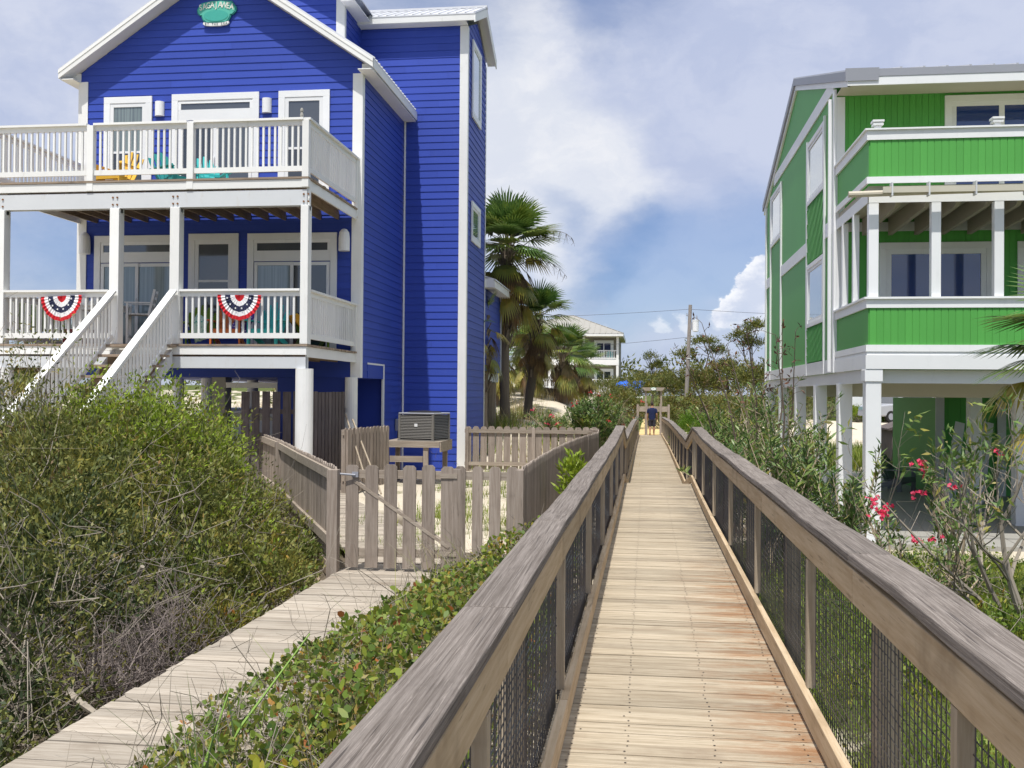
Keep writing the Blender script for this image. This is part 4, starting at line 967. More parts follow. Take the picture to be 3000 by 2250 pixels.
m = MB(); m.lathe([(.40, 0), (.40, .012), (.34, .03), (.05, .045), (.0, .046)], (0, 0, .655), 20); m.build('fan_grille', m_dark, AC, local=True)
m = MB(); m.box(-.47, .47, -.47, .47, -.005, .028); m.build('base_pan', m_ac, AC, local=True)
m = MB(); m.box(-.04, .04, -.4455, -.4475, .33, .40); m.build('rating_plate', m_white2, AC, local=True)
t = thing('disconnect_box', 'grey electrical disconnect box with conduit on the blue wall', 'electrical box', (-6.20, 25.2, 1.5))
m = MB(); m.box(-6.255, -6.15, 25.1, 25.3, 1.55, 1.85); m.build('box', m_metal2, t, bevel=.01)
m = MB(); m.tube([(-6.2, 25.2, 1.55), (-6.2, 25.15, 1.3), (-6.1, 24.9, 1.2), (-5.9, 24.4, 1.25), (-5.6, 23.8, 1.42)], .018, 6); m.build('conduit', m_wire, t)
# yard hose reel stub
m = MB(); m.tube([(-2.05, 12.4, .5), (-2.05, 12.4, 1.0), (-2.02, 12.36, 1.12), (-2.08, 12.3, 1.05)], .012, 6); tag(m.build('garden_spigot', m_metal2), 'dark garden spigot standing in the sandy yard behind the pickets', 'spigot')
# ------------------------------------------------------------------ green house
GH = thing('green_house', 'bright green beach house on white pilings with two porches', 'house', (6, 20.9, 0))
GX, GY0, GY1, GX1 = 3.81, 20.9, 32.4, 13.
ZS, ZT = 2.98, 8.40
AY, AZ = 26.1, 10.33
def gr(y): return AZ - (.29 if y < AY else .298)*abs(y - AY)
mb = MB(); mb.box(GX, GX1, GY0+.003, GY1, ZS, ZT-.001)
mb.prism([(GY0+.003, ZT), (GY1, ZT), (GY1, gr(GY1)-.01), (AY, AZ), (GY0+.003, gr(GY0))], 'x', GX, GX1)
def grooved_y(mb, x0, x1, z0, z1, Y, pitch=.118, g=.012, dep=.008):
    x = x0
    while x < x1 - .005:
        xe = min(x + pitch, x1); r_ = random.random()
        mb.add([(x, Y, z0), (xe-g, Y, z0), (xe-g, Y, z1), (x, Y, z1)], [(0, 1, 2, 3)], 0, r_)
        mb.add([(xe-g, Y, z0), (xe-g, Y+dep, z0), (xe-g, Y+dep, z1), (xe-g, Y, z1), (xe, Y+dep, z0), (xe, Y, z0), (xe, Y, z1), (xe, Y+dep, z1)], [(0, 1, 2, 3), (1, 4, 7, 2), (4, 5, 6, 7)], 0, r_)
        x = xe
grooved_y(mb, GX, GX1, ZS, 8.55, GY0-.012, .118)
mb.build('wall', m_green, GH)
# trim on the side wall
mb = MB(); X0, X1 = GX-.032, GX-.002
def sb(mb, y0, y1, z0, z1, d=0): mb.box(X0-d, X1, y0, y1, z0, z1)
sb(mb, 21.08, 30.5, 8.68, 8.97); sb(mb, 21.08, 22.0, 5.83, 6.12); sb(mb, 24.42, 28.84, 5.83, 6.12); sb(mb, 31.26, 32.2, 5.83, 6.12)
sb(mb, 21.08, 32.2, ZS+.002, 3.26)
mb.build_each('belt_trim', m_white2, GH)
mb = MB()
for y0, y1, z0, z1 in ((22.02, 22.12, ZS, 8.46), (24.30, 24.42, ZS, 8.46), (28.84, 28.95, ZS, 8.50), (31.15, 31.26, ZS, 8.5), (GY1-.16, GY1+.03, ZS-.02, 8.4)): sb(mb, y0, y1, z0, z1, .014)
sb(mb, GY0-.04, GY0+.16, ZS, 8.66, .016); mb.box(GX+.001, GX+.16, GY0-.045, GY0-.013, ZS, 8.5)
mb.build_each('vertical_trim', m_white2, GH)
mb = MB(); mb.tube([(GX-.10, GY0+.12, 8.5), (GX-.10, GY0+.12, 3.0)], .04, 10); mb.build('downspout', m_white2, GH, smooth=False)
window_x(GH, GX-.002, 22.14, 24.28, 6.93, 8.38, m_glassS, .10, .07, -1)
window_x(GH, GX-.002, 22.14, 24.28, 4.09, 5.54, m_glassS, .10, .07, -1)
window_x(GH, GX-.002, 28.97, 31.13, 6.95, 8.48, m_glassS, .10, .07, -1)
def louvre(y0, y1, z0, z1):
    mb = MB(); n = 13; sh = (z1 - z0)*.30; H = z1 - z0
    # diagonal slats
    k = -4
    while k < n + 1:
        a = y0 + (y1-y0)*k/n; pts = []
        for f in (0, 1):
            pts.append((a + (y1-y0)*.32*f*1.0, z0 + H*f))
        (ya, za), (yb, zb) = pts
        # clip to the panel
        def cl(y, z):
            return y, z
        if yb > y0 and ya < y1:
            f0 = max(0, (y0+.02-ya)/(yb-ya)); f1 = min(1, (y1-.02-ya)/(yb-ya))
            if f1 > f0: mb.bar((GX-.020, ya+(yb-ya)*f0, za+(zb-za)*f0), (GX-.020, ya+(yb-ya)*f1, za+(zb-za)*f1), .03, .05, up=(1, 0, 0))
        k += 1
    return mb.build('louvre', m_greend, GH)
louvre(22.13, 24.29, 5.56, 6.92); louvre(22.13, 24.29, 3.27, 4.08)
# roof
mb = MB(); YE0, YE1 = 19.5, 32.75
for ye in (YE0, YE1):
    zr, ze = AZ + .20, gr(ye) + .20
    mb.add([(GX-.10, AY, zr), (GX1, AY, zr), (GX1, ye, ze), (GX-.10, ye, ze), (GX-.10, AY, zr-.03), (GX1, AY, zr-.03), (GX1, ye, ze-.03), (GX-.10, ye, ze-.03)], [(0,1,2,3),(4,7,6,5),(2,6,7,3),(0,3,7,4)])
    x = GX + .5
    while x < GX1: mb.bar((x, AY, zr+.015), (x, ye, ze+.015), .04, .035); x += .41
mb.build('roof', m_metal, GH)
mb = MB()
for ye in (YE0, YE1):
    zr, ze = AZ, gr(ye)
    mb.add([(GX-.10, AY, zr+.17), (GX-.10, ye, ze+.17), (GX-.10, ye, ze+.0), (GX-.10, AY, zr+.0), (GX-.06, AY, zr+.17), (GX-.06, ye, ze+.17), (GX-.06, ye, ze), (GX-.06, AY, zr)], [(0,1,2,3),(4,7,6,5),(3,2,6,7),(1,5,6,2)])
mb.box(GX-.1, GX1, YE0-.03, YE0-.005, gr(YE0)+.06, gr(YE0)+.20); mb.box(GX-.1, GX+.5, YE0-.045, YE0-.031, gr(YE0)-.02, gr(YE0)+.22)
mb.build('roof_edge', m_metal2, GH)
mb = MB(); mb.box(GX-.06, GX1, YE0-.02, YE0+.01, gr(YE0)-.10, gr(YE0)+.058)
for y0, y1 in ((YE0+.01, AY), (AY, YE1)):
    mb.add([(GX-.055, y0, gr(y0)-.12), (GX-.055, y1, gr(y1)-.12), (GX-.055, y1, gr(y1)-.002), (GX-.055, y0, gr(y0)-.002), (GX-.002, y0, gr(y0)-.12), (GX-.002, y1, gr(y1)-.12), (GX-.002, y1, gr(y1)-.002), (GX-.002, y0, gr(y0)-.002)], [(3,2,1,0),(4,5,6,7),(0,1,5,4)])
mb.build('fascia', m_white2, GH)
mb = MB(); mb.box(GX-.002, GX1, YE0+.012, GY0-.014, 8.53, 8.55); mb.build('soffit', m_beige, GH)
m_jst = paint('grey beige joist paint', (.36, .33, .27), .75, (.2, .17, .13), .4, 2)
# porches
PY, ZP = 18.0, 5.98
mb = MB(); grooved_y(mb, GX+.04, GX1, 6.27, 6.93, PY, .118); mb.box(GX+.02, GX+.06, PY+.02, GY0-.05, 6.27, 6.93)
grooved_y(mb, GX+.04, GX1, 3.38, 4.04, PY, .118); mb.box(GX+.02, GX+.06, PY+.02, GY0-.05, 3.38, 4.04); mb.box(GX+.065, GX1, PY+.02, PY+.05, 6.27, 6.93); mb.box(GX+.065, GX1, PY+.02, PY+.05, 3.38, 4.04)
mb.build('porch_panel', m_green, GH)
mb = MB()
def lband(z0, z1, d=.03, dx=.0):
    mb.box(GX-d-dx, GX1, PY-d, PY-.002, z0, z1); mb.box(GX-d-dx, GX+.015, PY-.002, GY0-.05, z0, z1)
lband(6.92, 7.085, .02); lband(7.086, 7.115, .055); lband(6.17, 6.285, .02)
lband(4.03, 4.18, .02); lband(4.181, 4.215, .06); lband(3.28, 3.395, .025); lband(3.22, 3.279, .008); lband(ZS, 3.219, .03)
lband(5.84, 6.03, .0, 0)
mb.build('porch_band', m_white2, GH)
for x in (3.975, 5.93, 7.9):
    m = MB(); m.box(x-.05, x+.05, PY-.01, PY+.09, 7.116, 7.17); m.box(x-.085, x+.085, PY-.045, PY+.125, 7.171, 7.20); m.box(x-.065, x+.065, PY-.025, PY+.105, 7.201, 7.225); m.box(x-.095, x+.095, PY-.055, PY+.135, 7.226, 7.26); m.build('post_cap', m_white2, GH)
for x0, x1 in ((3.83, 3.995), (4.865, 5.02), (5.885, 6.04), (6.9, 7.06), (8., 8.16)):
    m = MB(); m.box(x0, x1, PY+.002, PY+.15, 4.216, 5.839); m.build('porch_post', m_white2, GH, bevel=.006)
for y in (19.15, 20.15): m = MB(); m.box(GX-.01, GX+.10, y, y+.12, 4.216, 5.839); m.build('porch_post', m_white2, GH, bevel=.006)
mb = MB(); mb.box(GX+.05, GX1, PY+.16, GY0-.02, 6.06, 6.16); mb.box(GX+.05, GX1, PY+.06, GY0-.02, 3.24, 3.275); mb.build('porch_floor', m_beige, GH)
for x in np.arange(4.35, 11, .5):
    m = MB(); m.prism([(PY+.16, 5.86), (PY+.28, 5.80), (GY0-.02, 5.72), (GY0-.02, 6.055), (PY+.16, 6.055)], 'x', x-.04, x+.04); m.build('joist', m_jst, GH)
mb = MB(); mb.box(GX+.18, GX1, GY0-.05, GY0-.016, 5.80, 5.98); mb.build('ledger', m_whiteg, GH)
# rolled awning hung under the upper porch
t = thing('rolled_awning', 'long cream rolled awning hung under the upper green porch', 'awning', (3.6, 17.8, 5.95))
m = MB(); m.tube([(3.45, 17.80, 5.95), (7, 17.82, 6.02), (11.5, 17.84, 6.06)], .052, 10); m.build('roll', paint('cream awning', (.55, .50, .40), .7, (.3, .27, .2), .5, 3), t)
m = MB(); m.box(4.0, 11.5, 17.72, 17.735, 5.955, 6.06); m.build('valance', m_beige, t)
for x in (4.15, 4.75, 5.5, 6.3): m = MB(); m.box(x-.012, x+.012, 17.70, 17.86, 5.90, 6.13); m.build('bracket', m_whiteg, t)
# doors of the green house
window_y(GH, 5.88, 8.3, 6.3, 8.47, GY0-.014, m_glassB, .13, .085, None, (6.95, 7.62))
window_y(GH, 4.64, 6.80, 3.3, 5.57, GY0-.014, m_glassB, .13, .10, None, (5.735,)); window_y(GH, 7.25, 9.2, 3.3, 5.57, GY0-.014, m_glassB, .13, .10, None, (8.2,))
# pilings and beams
for x in (3.92, 7.2, 10.5):
    for y in (18.13, 20.55, 23.3, 26.2, 29.2, 32.2):
        if x == 7.2 and y > 24: continue
        m = MB(); m.box(x-.13, x+.13, y-.13, y+.13, -.2, 2.758); m.box(x-.15, x+.15, y-.15, y+.15, 2.759, 2.975) if y < 19 else None; m.build('piling', m_white2, GH, bevel=.012)
mb = MB(); mb.box(GX+.02, GX+.06, 18.3, 32.4, 2.74, 2.976); mb.box(GX+.2, GX1, 18.18, 18.24, 2.74, 2.97); mb.build('side_beam', m_white2, GH)
mb = MB(); mb.box(GX+.15, GX1, 20.62, 20.68, 2.50, 2.93); mb.box(GX+.15, GX1, 26.1, 26.2, 2.5, 2.93); mb.build_each('cross_beam', m_beige, GH)
mb = MB()
for y in np.arange(18.6, 32.3, .41): mb.box(GX+.08, GX1, y-.02, y+.02, 2.94, 2.975)
mb.build_each('floor_joists', m_under, GH)
mb = MB(); grooved_y(mb, 7.3, 11.5, .056, 2.5, 26.6, .3); mb.box(7.3, 11.5, 26.62, 31, .056, 2.49); mb.build('ground_enclosure', m_green, GH)
mb = MB()
for x in (7.28, 8.75, 10.2): mb.box(x, x+.2, 26.5, 26.56, .056, 2.5)
mb.build_each('enclosure_trim', m_whiteg, GH)
adirondack('grey adirondack chair in the shade under the green house', (6.6, 27.5, .056), R(40), m_paints['grey'])
for i in range(3):
    m = MB(); x = 6.9 + i*.35; m.prism([(x, .06), (x+.28, .06), (x+.5, 1.9), (x+.3, 1.95)], 'y', 24.6+i*.1, 24.63+i*.1)
    tag(m.build('storage_board', m_whiteg), ['pale board leaning under the green house, leftmost', 'pale board leaning under the green house, middle', 'pale board leaning under the green house, rightmost'][i], 'board', 'pale boards leaning under the green house')
#PART4
# ------------------------------------------------------------------ vegetation
def npmesh(name, V, F, mat, rnd, parent=None, loc=None, smooth=False):
    me = bpy.data.meshes.new(name); n, k = F.shape
    me.vertices.add(len(V)); me.vertices.foreach_set('co', np.ascontiguousarray(V, dtype=np.float32).ravel())
    me.loops.add(n*k); me.loops.foreach_set('vertex_index', np.ascontiguousarray(F, dtype=np.int32).ravel())
    me.polygons.add(n); me.polygons.foreach_set('loop_start', np.arange(0, n*k, k, dtype=np.int32))
    me.update(calc_edges=True); me.validate()
    a = me.attributes.new('rnd', 'FLOAT', 'FACE'); a.data.foreach_set('value', np.ascontiguousarray(rnd, dtype=np.float32))
    me.materials.append(mat); o = bpy.data.objects.new(name, me); COL.objects.link(o)
    if parent is not None: o.parent = parent
    elif loc is not None: o.location = loc
    return o
def unit(a): return a / np.maximum(np.linalg.norm(a, axis=1, keepdims=True), 1e-9)
def leaves(pos, dr, L, Wd, rnd, shape='diamond', side=None):
    n = len(pos); dr = unit(dr)
    if side is None: side = unit(np.cross(dr, unit(RNG.normal(size=(n, 3)))))
    L = np.broadcast_to(L, n)[:, None]; Wd = np.broadcast_to(Wd, n)[:, None]
    nrm = np.cross(side, dr)
    if shape == 'round':       # six sided leaf
        P_ = [pos, pos + dr*L*.35 + side*Wd*.5 + nrm*L*.05, pos + dr*L*.75 + side*Wd*.38, pos + dr*L, pos + dr*L*.75 - side*Wd*.38, pos + dr*L*.35 - side*Wd*.5 + nrm*L*.05]
        V = np.stack(P_, 1).reshape(-1, 3); F = np.arange(6*n).reshape(n, 6)
    else:
        P_ = [pos, pos + dr*L*.45 + side*Wd*.5 + nrm*L*.06, pos + dr*L - nrm*L*.08, pos + dr*L*.45 - side*Wd*.5 + nrm*L*.06]
        V = np.stack(P_, 1).reshape(-1, 3); F = np.arange(4*n).reshape(n, 4)
    return V, F, rnd
def lump(p, s): return np.array([mnoise.noise(Vector(q)*s) for q in p])
def crown(ells, n, L, Wd, clump=14, up=.5, shell=(.72, 1.04), spread=.5, shape='diamond', zmin=None, rough=.22, floor=None, outw=.8):
    """leaf clumps over a union of ellipsoids [(cx,cy,cz,rx,ry,rz)]"""
    E_ = np.array(ells, float); vol = (E_[:, 3]*E_[:, 4] + E_[:, 4]*E_[:, 5] + E_[:, 3]*E_[:, 5]); pr = vol/vol.sum()
    nc = int(n/clump*1.6); idx = RNG.choice(len(E_), nc, p=pr); d = unit(RNG.normal(size=(nc, 3)))
    d[:, 2] = np.where(d[:, 2] < -.35, -d[:, 2], d[:, 2])
    rr = RNG.uniform(shell[0], shell[1], nc)
    rr = rr * (1 + rough*lump(d*1.0 + E_[idx, :3]*.7, 2.3) + rough*.6*lump(d + E_[idx, :3], 5.5))
    c = E_[idx, :3] + d*E_[idx, 3:6]*rr[:, None]
    keep = np.ones(nc, bool)
    for j in range(len(E_)):
        q = (c - E_[j, :3])/E_[j, 3:6]; keep &= ~((np.linalg.norm(q, axis=1) < .62) & (idx != j))
    if floor is not None: keep &= c[:, 2] > floor
    c = c[keep]; d = d[keep]; m = len(c)
    if m*clump > n: c, d = c[:n//clump], d[:n//clump]; m = len(c)
    crn = RNG.uniform(0, 1, m)
    p = np.repeat(c, clump, 0) + RNG.normal(size=(m*clump, 3))*L*spread*1.3
    dd = np.repeat(d, clump, 0)*outw + RNG.normal(size=(m*clump, 3))*.75 + np.array([0, 0, up])
    rn = np.clip(np.repeat(crn, clump)*.55 + RNG.uniform(0, 1, m*clump)*.45, 0, 1)
    if floor is not None: p[:, 2] = np.maximum(p[:, 2], floor)
    return leaves(p, dd, L*RNG.uniform(.6, 1.25, m*clump), Wd*RNG.uniform(.7, 1.2, m*clump), rn, shape)
def merge(lst):
    V, F, Rr, o = [], [], [], 0
    for v, f, r in lst: V.append(v); F.append(f + o); Rr.append(r); o += len(v)
    return np.concatenate(V), np.concatenate(F), np.concatenate(Rr)
def offs(t, L): V, F, r = L; return V - np.array(t.location), F, r
def twigs(mb, n, base_fn, tip_fn, r0, r1, bend=.12, seg=4, side=1):
    for i in range(n):
        a = Vector(base_fn()); b = Vector(tip_fn(a)); L = (b-a).length; pts = [a]
        for k in range(1, seg):
            pts.append(a.lerp(b, k/seg) + Vector((random.gauss(0, 1), random.gauss(0, 1), random.gauss(0, 1)))*L*bend*.5)
        pts.append(b); rs = [r0 + (r1-r0)*k/seg for k in range(seg+1)]; rn = random.random()
        mb.tube(pts, rs, 4, cap=False, rnd=rn)
        for j in range(side):
            k = random.randint(1, seg-1); c = pts[k]; e = c + ((b-a).normalized()*.6 + Vector((random.gauss(0, .6), random.gauss(0, .6), random.gauss(.2, .5)))).normalized()*L*random.uniform(.2, .45)
            q1, q2 = (c.lerp(e, f_) + Vector((random.gauss(0, 1), random.gauss(0, 1), random.gauss(.2, 1)))*L*.045 for f_ in (.35, .7)); mb.tube([c, q1, q2, e], [rs[k]*.7, (rs[k]*.7+r1)/2, r1, r1*.5], 3, cap=False, rnd=rn)
def bush(name, label, ells, n, L, Wd, mat, group=None, cat='bush', twn=40, twmat=None, tw_over=1.12, tr=(.012, .003), core=True, dead=None, base=None, **kw):
    cx, cy = ells[0][0], ells[0][1]; t = thing(name, label, cat, (cx, cy, gh(cx, cy) if base is None else base), 0, group)
    f = offs(t, crown(ells, n, L, Wd, **kw)); npmesh('foliage', *f[:2], mat, f[2], t)
    if dead: f = offs(t, crown(ells, dead[1], L, Wd, **{**kw, 'clump': 5})); npmesh('dry_foliage', *f[:2], dead[0], f[2], t)
    if twn:
        m = MB()
        def b():
            e = random.choice(ells); return (e[0] + random.uniform(-.4, .4)*e[3], e[1] + random.uniform(-.4, .4)*e[4], max(t.location.z, e[2] - .5*e[5]))
        def tp(a):
            e = random.choice(ells); d = Vector((random.gauss(0, 1), random.gauss(0, 1), random.gauss(.25, .8))).normalized(); k = random.uniform(.85, tw_over)
            return (e[0]+d.x*e[3]*k, e[1]+d.y*e[4]*k, max(t.location.z+.1, e[2]+d.z*e[5]*k))
        twigs(m, twn, b, tp, tr[0], tr[1], side=2); m.build('branches', twmat or m_twig, t)
    return t
# --- big shrub mass on the left
LB = 'shrubs left of the side path'
kw = dict(clump=26, rough=.5, spread=.85, shell=(.55, 1.06))
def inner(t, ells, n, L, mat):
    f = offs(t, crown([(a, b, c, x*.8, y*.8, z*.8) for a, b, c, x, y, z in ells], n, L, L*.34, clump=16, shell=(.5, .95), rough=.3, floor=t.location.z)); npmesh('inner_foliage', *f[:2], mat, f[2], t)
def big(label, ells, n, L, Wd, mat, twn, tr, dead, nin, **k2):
    t = bush('shrub', label, ells, n, L, Wd, mat, LB, twn=twn, tr=tr, dead=dead, **{**kw, **k2}); inner(t, ells, nin, L*.9, L_dark); return t  # dark leaf colour inside stands for the shade within the shrub
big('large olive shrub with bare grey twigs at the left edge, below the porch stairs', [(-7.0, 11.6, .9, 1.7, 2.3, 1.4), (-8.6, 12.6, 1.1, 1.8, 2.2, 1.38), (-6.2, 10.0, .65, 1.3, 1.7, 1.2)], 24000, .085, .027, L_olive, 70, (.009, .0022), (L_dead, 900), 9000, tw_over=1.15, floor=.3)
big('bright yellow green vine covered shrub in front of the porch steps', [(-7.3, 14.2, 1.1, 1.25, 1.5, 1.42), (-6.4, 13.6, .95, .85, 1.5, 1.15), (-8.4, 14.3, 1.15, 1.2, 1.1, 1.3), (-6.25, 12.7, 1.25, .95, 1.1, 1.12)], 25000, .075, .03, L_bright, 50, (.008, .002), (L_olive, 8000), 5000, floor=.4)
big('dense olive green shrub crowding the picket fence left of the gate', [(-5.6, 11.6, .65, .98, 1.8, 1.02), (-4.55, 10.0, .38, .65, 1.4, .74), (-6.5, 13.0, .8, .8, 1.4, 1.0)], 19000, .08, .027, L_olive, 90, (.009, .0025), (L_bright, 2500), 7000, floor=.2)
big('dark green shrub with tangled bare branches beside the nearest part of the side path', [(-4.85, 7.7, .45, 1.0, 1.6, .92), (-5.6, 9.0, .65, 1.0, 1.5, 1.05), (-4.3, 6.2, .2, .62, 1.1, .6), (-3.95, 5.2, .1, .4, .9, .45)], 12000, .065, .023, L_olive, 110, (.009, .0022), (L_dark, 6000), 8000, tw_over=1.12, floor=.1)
bush('shrub', 'low leafy green shrub at the edge of the side path by the fence corner', [(-4.0, 10.4, .22, .5, 1.0, .55), (-3.85, 8.7, .18, .36, 1.2, .38), (-4.3, 11.9, .3, .5, .8, .6)], 9000, .065, .024, L_olive, LB, twn=50, dead=(L_vine, 1500), floor=.1)
t = thing('dry_brush', 'heap of dead purplish grey brushwood beside the side path', 'brush', (-3.95, 7.6, .1)); m = MB()
twigs(m, 420, lambda: (-3.95 + random.uniform(-.3, .25), 7.7 + random.uniform(-.8, .9), .12 + random.random()*.25), lambda a: (a.x + random.gauss(0, .22), a.y + random.gauss(0, .3), .15 + abs(random.gauss(.32, .22))), .005, .002, side=3)
m.build('twigs', paint('dry brush twig', (.20, .165, .15), .9, None, 0, 3, .4, 0), t)
t = thing('dead_branches', 'long bare grey branches sticking out of the shrubs at the left edge', 'branches', (-4.7, 6.9, .3)); m = MB()
twigs(m, 30, lambda: (-4.9 + random.uniform(-1.0, 1.0), 8.2 + random.uniform(-2.1, 2.6), .4 + random.random()*.7), lambda a: (a.x + random.gauss(.35, .5), a.y + random.gauss(-.45, .4), a.z + abs(random.gauss(.35, .35))), .007, .002, bend=.38, side=5, seg=7)
m.tube([(-4.55, 8.5, .1), (-4.35, 8.35, .45), (-4.42, 8.3, .75), (-4.25, 8.2, 1.0)], [.05, .045, .035, .02], 7)
m.tube([(-4.3, 7.2, .25), (-4.0, 6.7, .35), (-3.7, 6.5, .3)], [.035, .03, .02], 6)
m.build('branches', m_twig, t)
t = thing('bare_shrub', 'leggy bare shrub with few brown leaves in front of the left stair rail', 'shrub', (-9.0, 13.2, .8)); m = MB(); tips = []
def tipf(a):
    b = (a.x + random.gauss(0, .55), a.y + random.gauss(0, .3), 2.35 + random.random()*1.15); tips.append(b); return b
twigs(m, 34, lambda: (random.uniform(-9.9, -8.0), random.uniform(12.6, 13.4), 1.3), tipf, .010, .003, side=3); m.build('branches', m_twig, t)
p = np.repeat(np.array(tips), 26, 0); p = p + RNG.normal(size=p.shape)*np.array([.16, .12, .2]) - np.array([0, 0, .25]); f = leaves(p, RNG.normal(size=p.shape)+[0, 0, .4], .075, .028, RNG.uniform(0, 1, len(p)))
f = offs(t, f); npmesh('foliage', *f[:2], L_olive, f[2], t)
# --- vines between the side path and the boardwalk
def strip(n, y0, y1, xa, xb, zf):
    y = RNG.uniform(y0, y1, n); fx = RNG.uniform(0, 1, n)**.85
    x = xa(y) + (xb(y) - xa(y))*fx; g = np.maximum(ground_h(x, y), np.where((x < -2.06) & (y < 11.2), .53, -1))
    q = np.stack([x, y, x*0], 1); top = .60 + (zf(y) - .60)*np.interp(fx, [0, .15, .45, .75, 1], [.0, .2, .8, 1, .75]) + .16*lump(q, 1.1) + .12*lump(q + [0, 0, 3], 2.9)
    top = np.maximum(top, g + .06)
    return np.stack([x, y, g + (top - g)*RNG.uniform(.15, 1.0, n)**.5], 1)
t = thing('vine_thicket', 'low thicket of round leaved vines and dry twigs between side path and boardwalk', 'vines', (-1.5, 8, gh(-1.5, 8)))
xa = lambda y: np.interp(y, [3.2, 4.2, 5, 6, 7, 9, 10.8], [-2.3, -2.5, -2.62, -2.62, -2.5, -2.25, -2.1]); xb = lambda y: np.interp(y, [3, 6, 10.8], [-.72, -.66, -.64])
zf = lambda y: np.interp(y, [3.2, 4.6, 6, 8, 9.6, 10.8], [.88, 1.10, 1.22, 1.14, 1.08, 1.14])
p = strip(9000, 3.4, 10.85, xa, xb, zf); f1 = leaves(p, RNG.normal(size=p.shape)*.8 + [0, 0, .5], .056*RNG.uniform(.4, 1.35, len(p)), .042*RNG.uniform(.55, 1.1, len(p)), np.clip(RNG.normal(.48, .27, len(p)), 0, 1), 'round')
f = offs(t, f1); npmesh('foliage', *f[:2], L_vine, f[2], t)
p = strip(11000, 3.4, 10.85, xa, xb, lambda y: zf(y)*.95); f = offs(t, leaves(p, RNG.normal(size=p.shape) + [0, 0, .3], .05, .018, RNG.uniform(0, 1, len(p)))); npmesh('small_leaves', *f[:2], L_olive, f[2], t)
m = MB()
def vb(): 
    y = random.uniform(3.5, 10.7); x = random.uniform(float(xa(y))+.1, float(xb(y))); return (x, y, gh(x, y) + .05 + random.random()*.4)
twigs(m, 800, vb, lambda a: (min(-.70, max(a.x - .5, a.x + random.gauss(0, .3))), a.y + random.gauss(0, .35), a.z + abs(random.gauss(.34, .22))), .0045, .0016, bend=.25, side=2); m.build('twigs', m_twig, t)
m = MB(); mt_stem = paint('green stem', (.20, .34, .05), .5, None, 0, 2, .1, 0)
for a, b in (((-2.25, 4.6, .3), (-1.75, 5.2, 1.22)), ((-2.1, 4.4, .3), (-2.0, 4.75, 1.05)), ((-1.9, 4.5, .2), (-1.55, 5.0, 1.0))):
    a, b = Vector(a), Vector(b); m.tube([a, a.lerp(b, .5) + Vector((0, 0, .06)), b], [.010, .008, .004], 5)
m.build('green_stem', mt_stem, t)
# bright shoots by the long fence
bush('sapling', 'small bright green sapling between the boardwalk railing and long picket fence', [(-.92, 13.6, 1.25, .14, .18, .36)], 420, .12, .035, L_bright, None, 'sapling', twn=8, tr=(.008, .003), floor=.5)
# reed blades
def blades(n, px, py, hz, wd, lean, mat, name, parent=None, base=None, droop=.5, seg=4):
    """grass blades: n roots given by arrays"""
    px = np.asarray(px); py = np.asarray(py); n = len(px); g = ground_h(px, py) if base is None else base
    az = RNG.uniform(0, 2*PI, n); h = hz*RNG.uniform(.5, 1.2, n); le = lean*RNG.uniform(.2, 1.3, n)
    dx, dy = np.cos(az), np.sin(az); sx, sy = -dy, dx; V = []
    for k in range(seg+1):
        f = k/seg; z = g + h*(f - droop*f*f*.5*le); r = le*h*f**1.8
        w = wd*(1 - f**1.5)*.5 + .0004
        for s in (-1, 1): V.append(np.stack([px + dx*r + sx*w*s, py + dy*r + sy*w*s, z], 1))
    V = np.stack(V, 1); F = []
    for k in range(seg): F.append(np.stack([np.arange(n)*2*(seg+1) + j for j in (2*k, 2*k+1, 2*k+3, 2*k+2)], 1))
    rn = np.tile(RNG.uniform(0, 1, n), seg); return V.reshape(-1, 3), np.concatenate(F), rn
t_v = next(o for o in bpy.data.objects if o.name == 'vine_thicket'); t = t_v
n_ = 420; yv = RNG.uniform(3.6, 10.6, n_); fx = RNG.uniform(.05, .95, n_); xv = xa(yv) + (xb(yv)-xa(yv))*fx; k_ = xv > -2.05
f = offs(t, blades(0, xv[k_], yv[k_], 1.0, .010, .6, None, '')); npmesh('grass_blades', *f[:2], L_grass, f[2], t)
f = offs(t, blades(0, xv[k_] + .05, yv[k_] + .07, .95, .007, .7, None, '')); npmesh('dry_blades', *f[:2], L_dry, f[2], t)
t = thing('reed_clump', 'clump of long grey green reed blades beside the near end of the side path', 'reeds', (-2.0, 4.7, gh(-2, 4.7)))
f = offs(t, blades(0, -2.02 + RNG.normal(size=26)*.09, 4.62 + RNG.normal(size=26)*.14, 1.0, .022, .55, None, '')); npmesh('blades', *f[:2], leafmat('reed blades', [(.10, .16, .07), (.16, .23, .10), (.22, .28, .13)], .25), f[2], t)
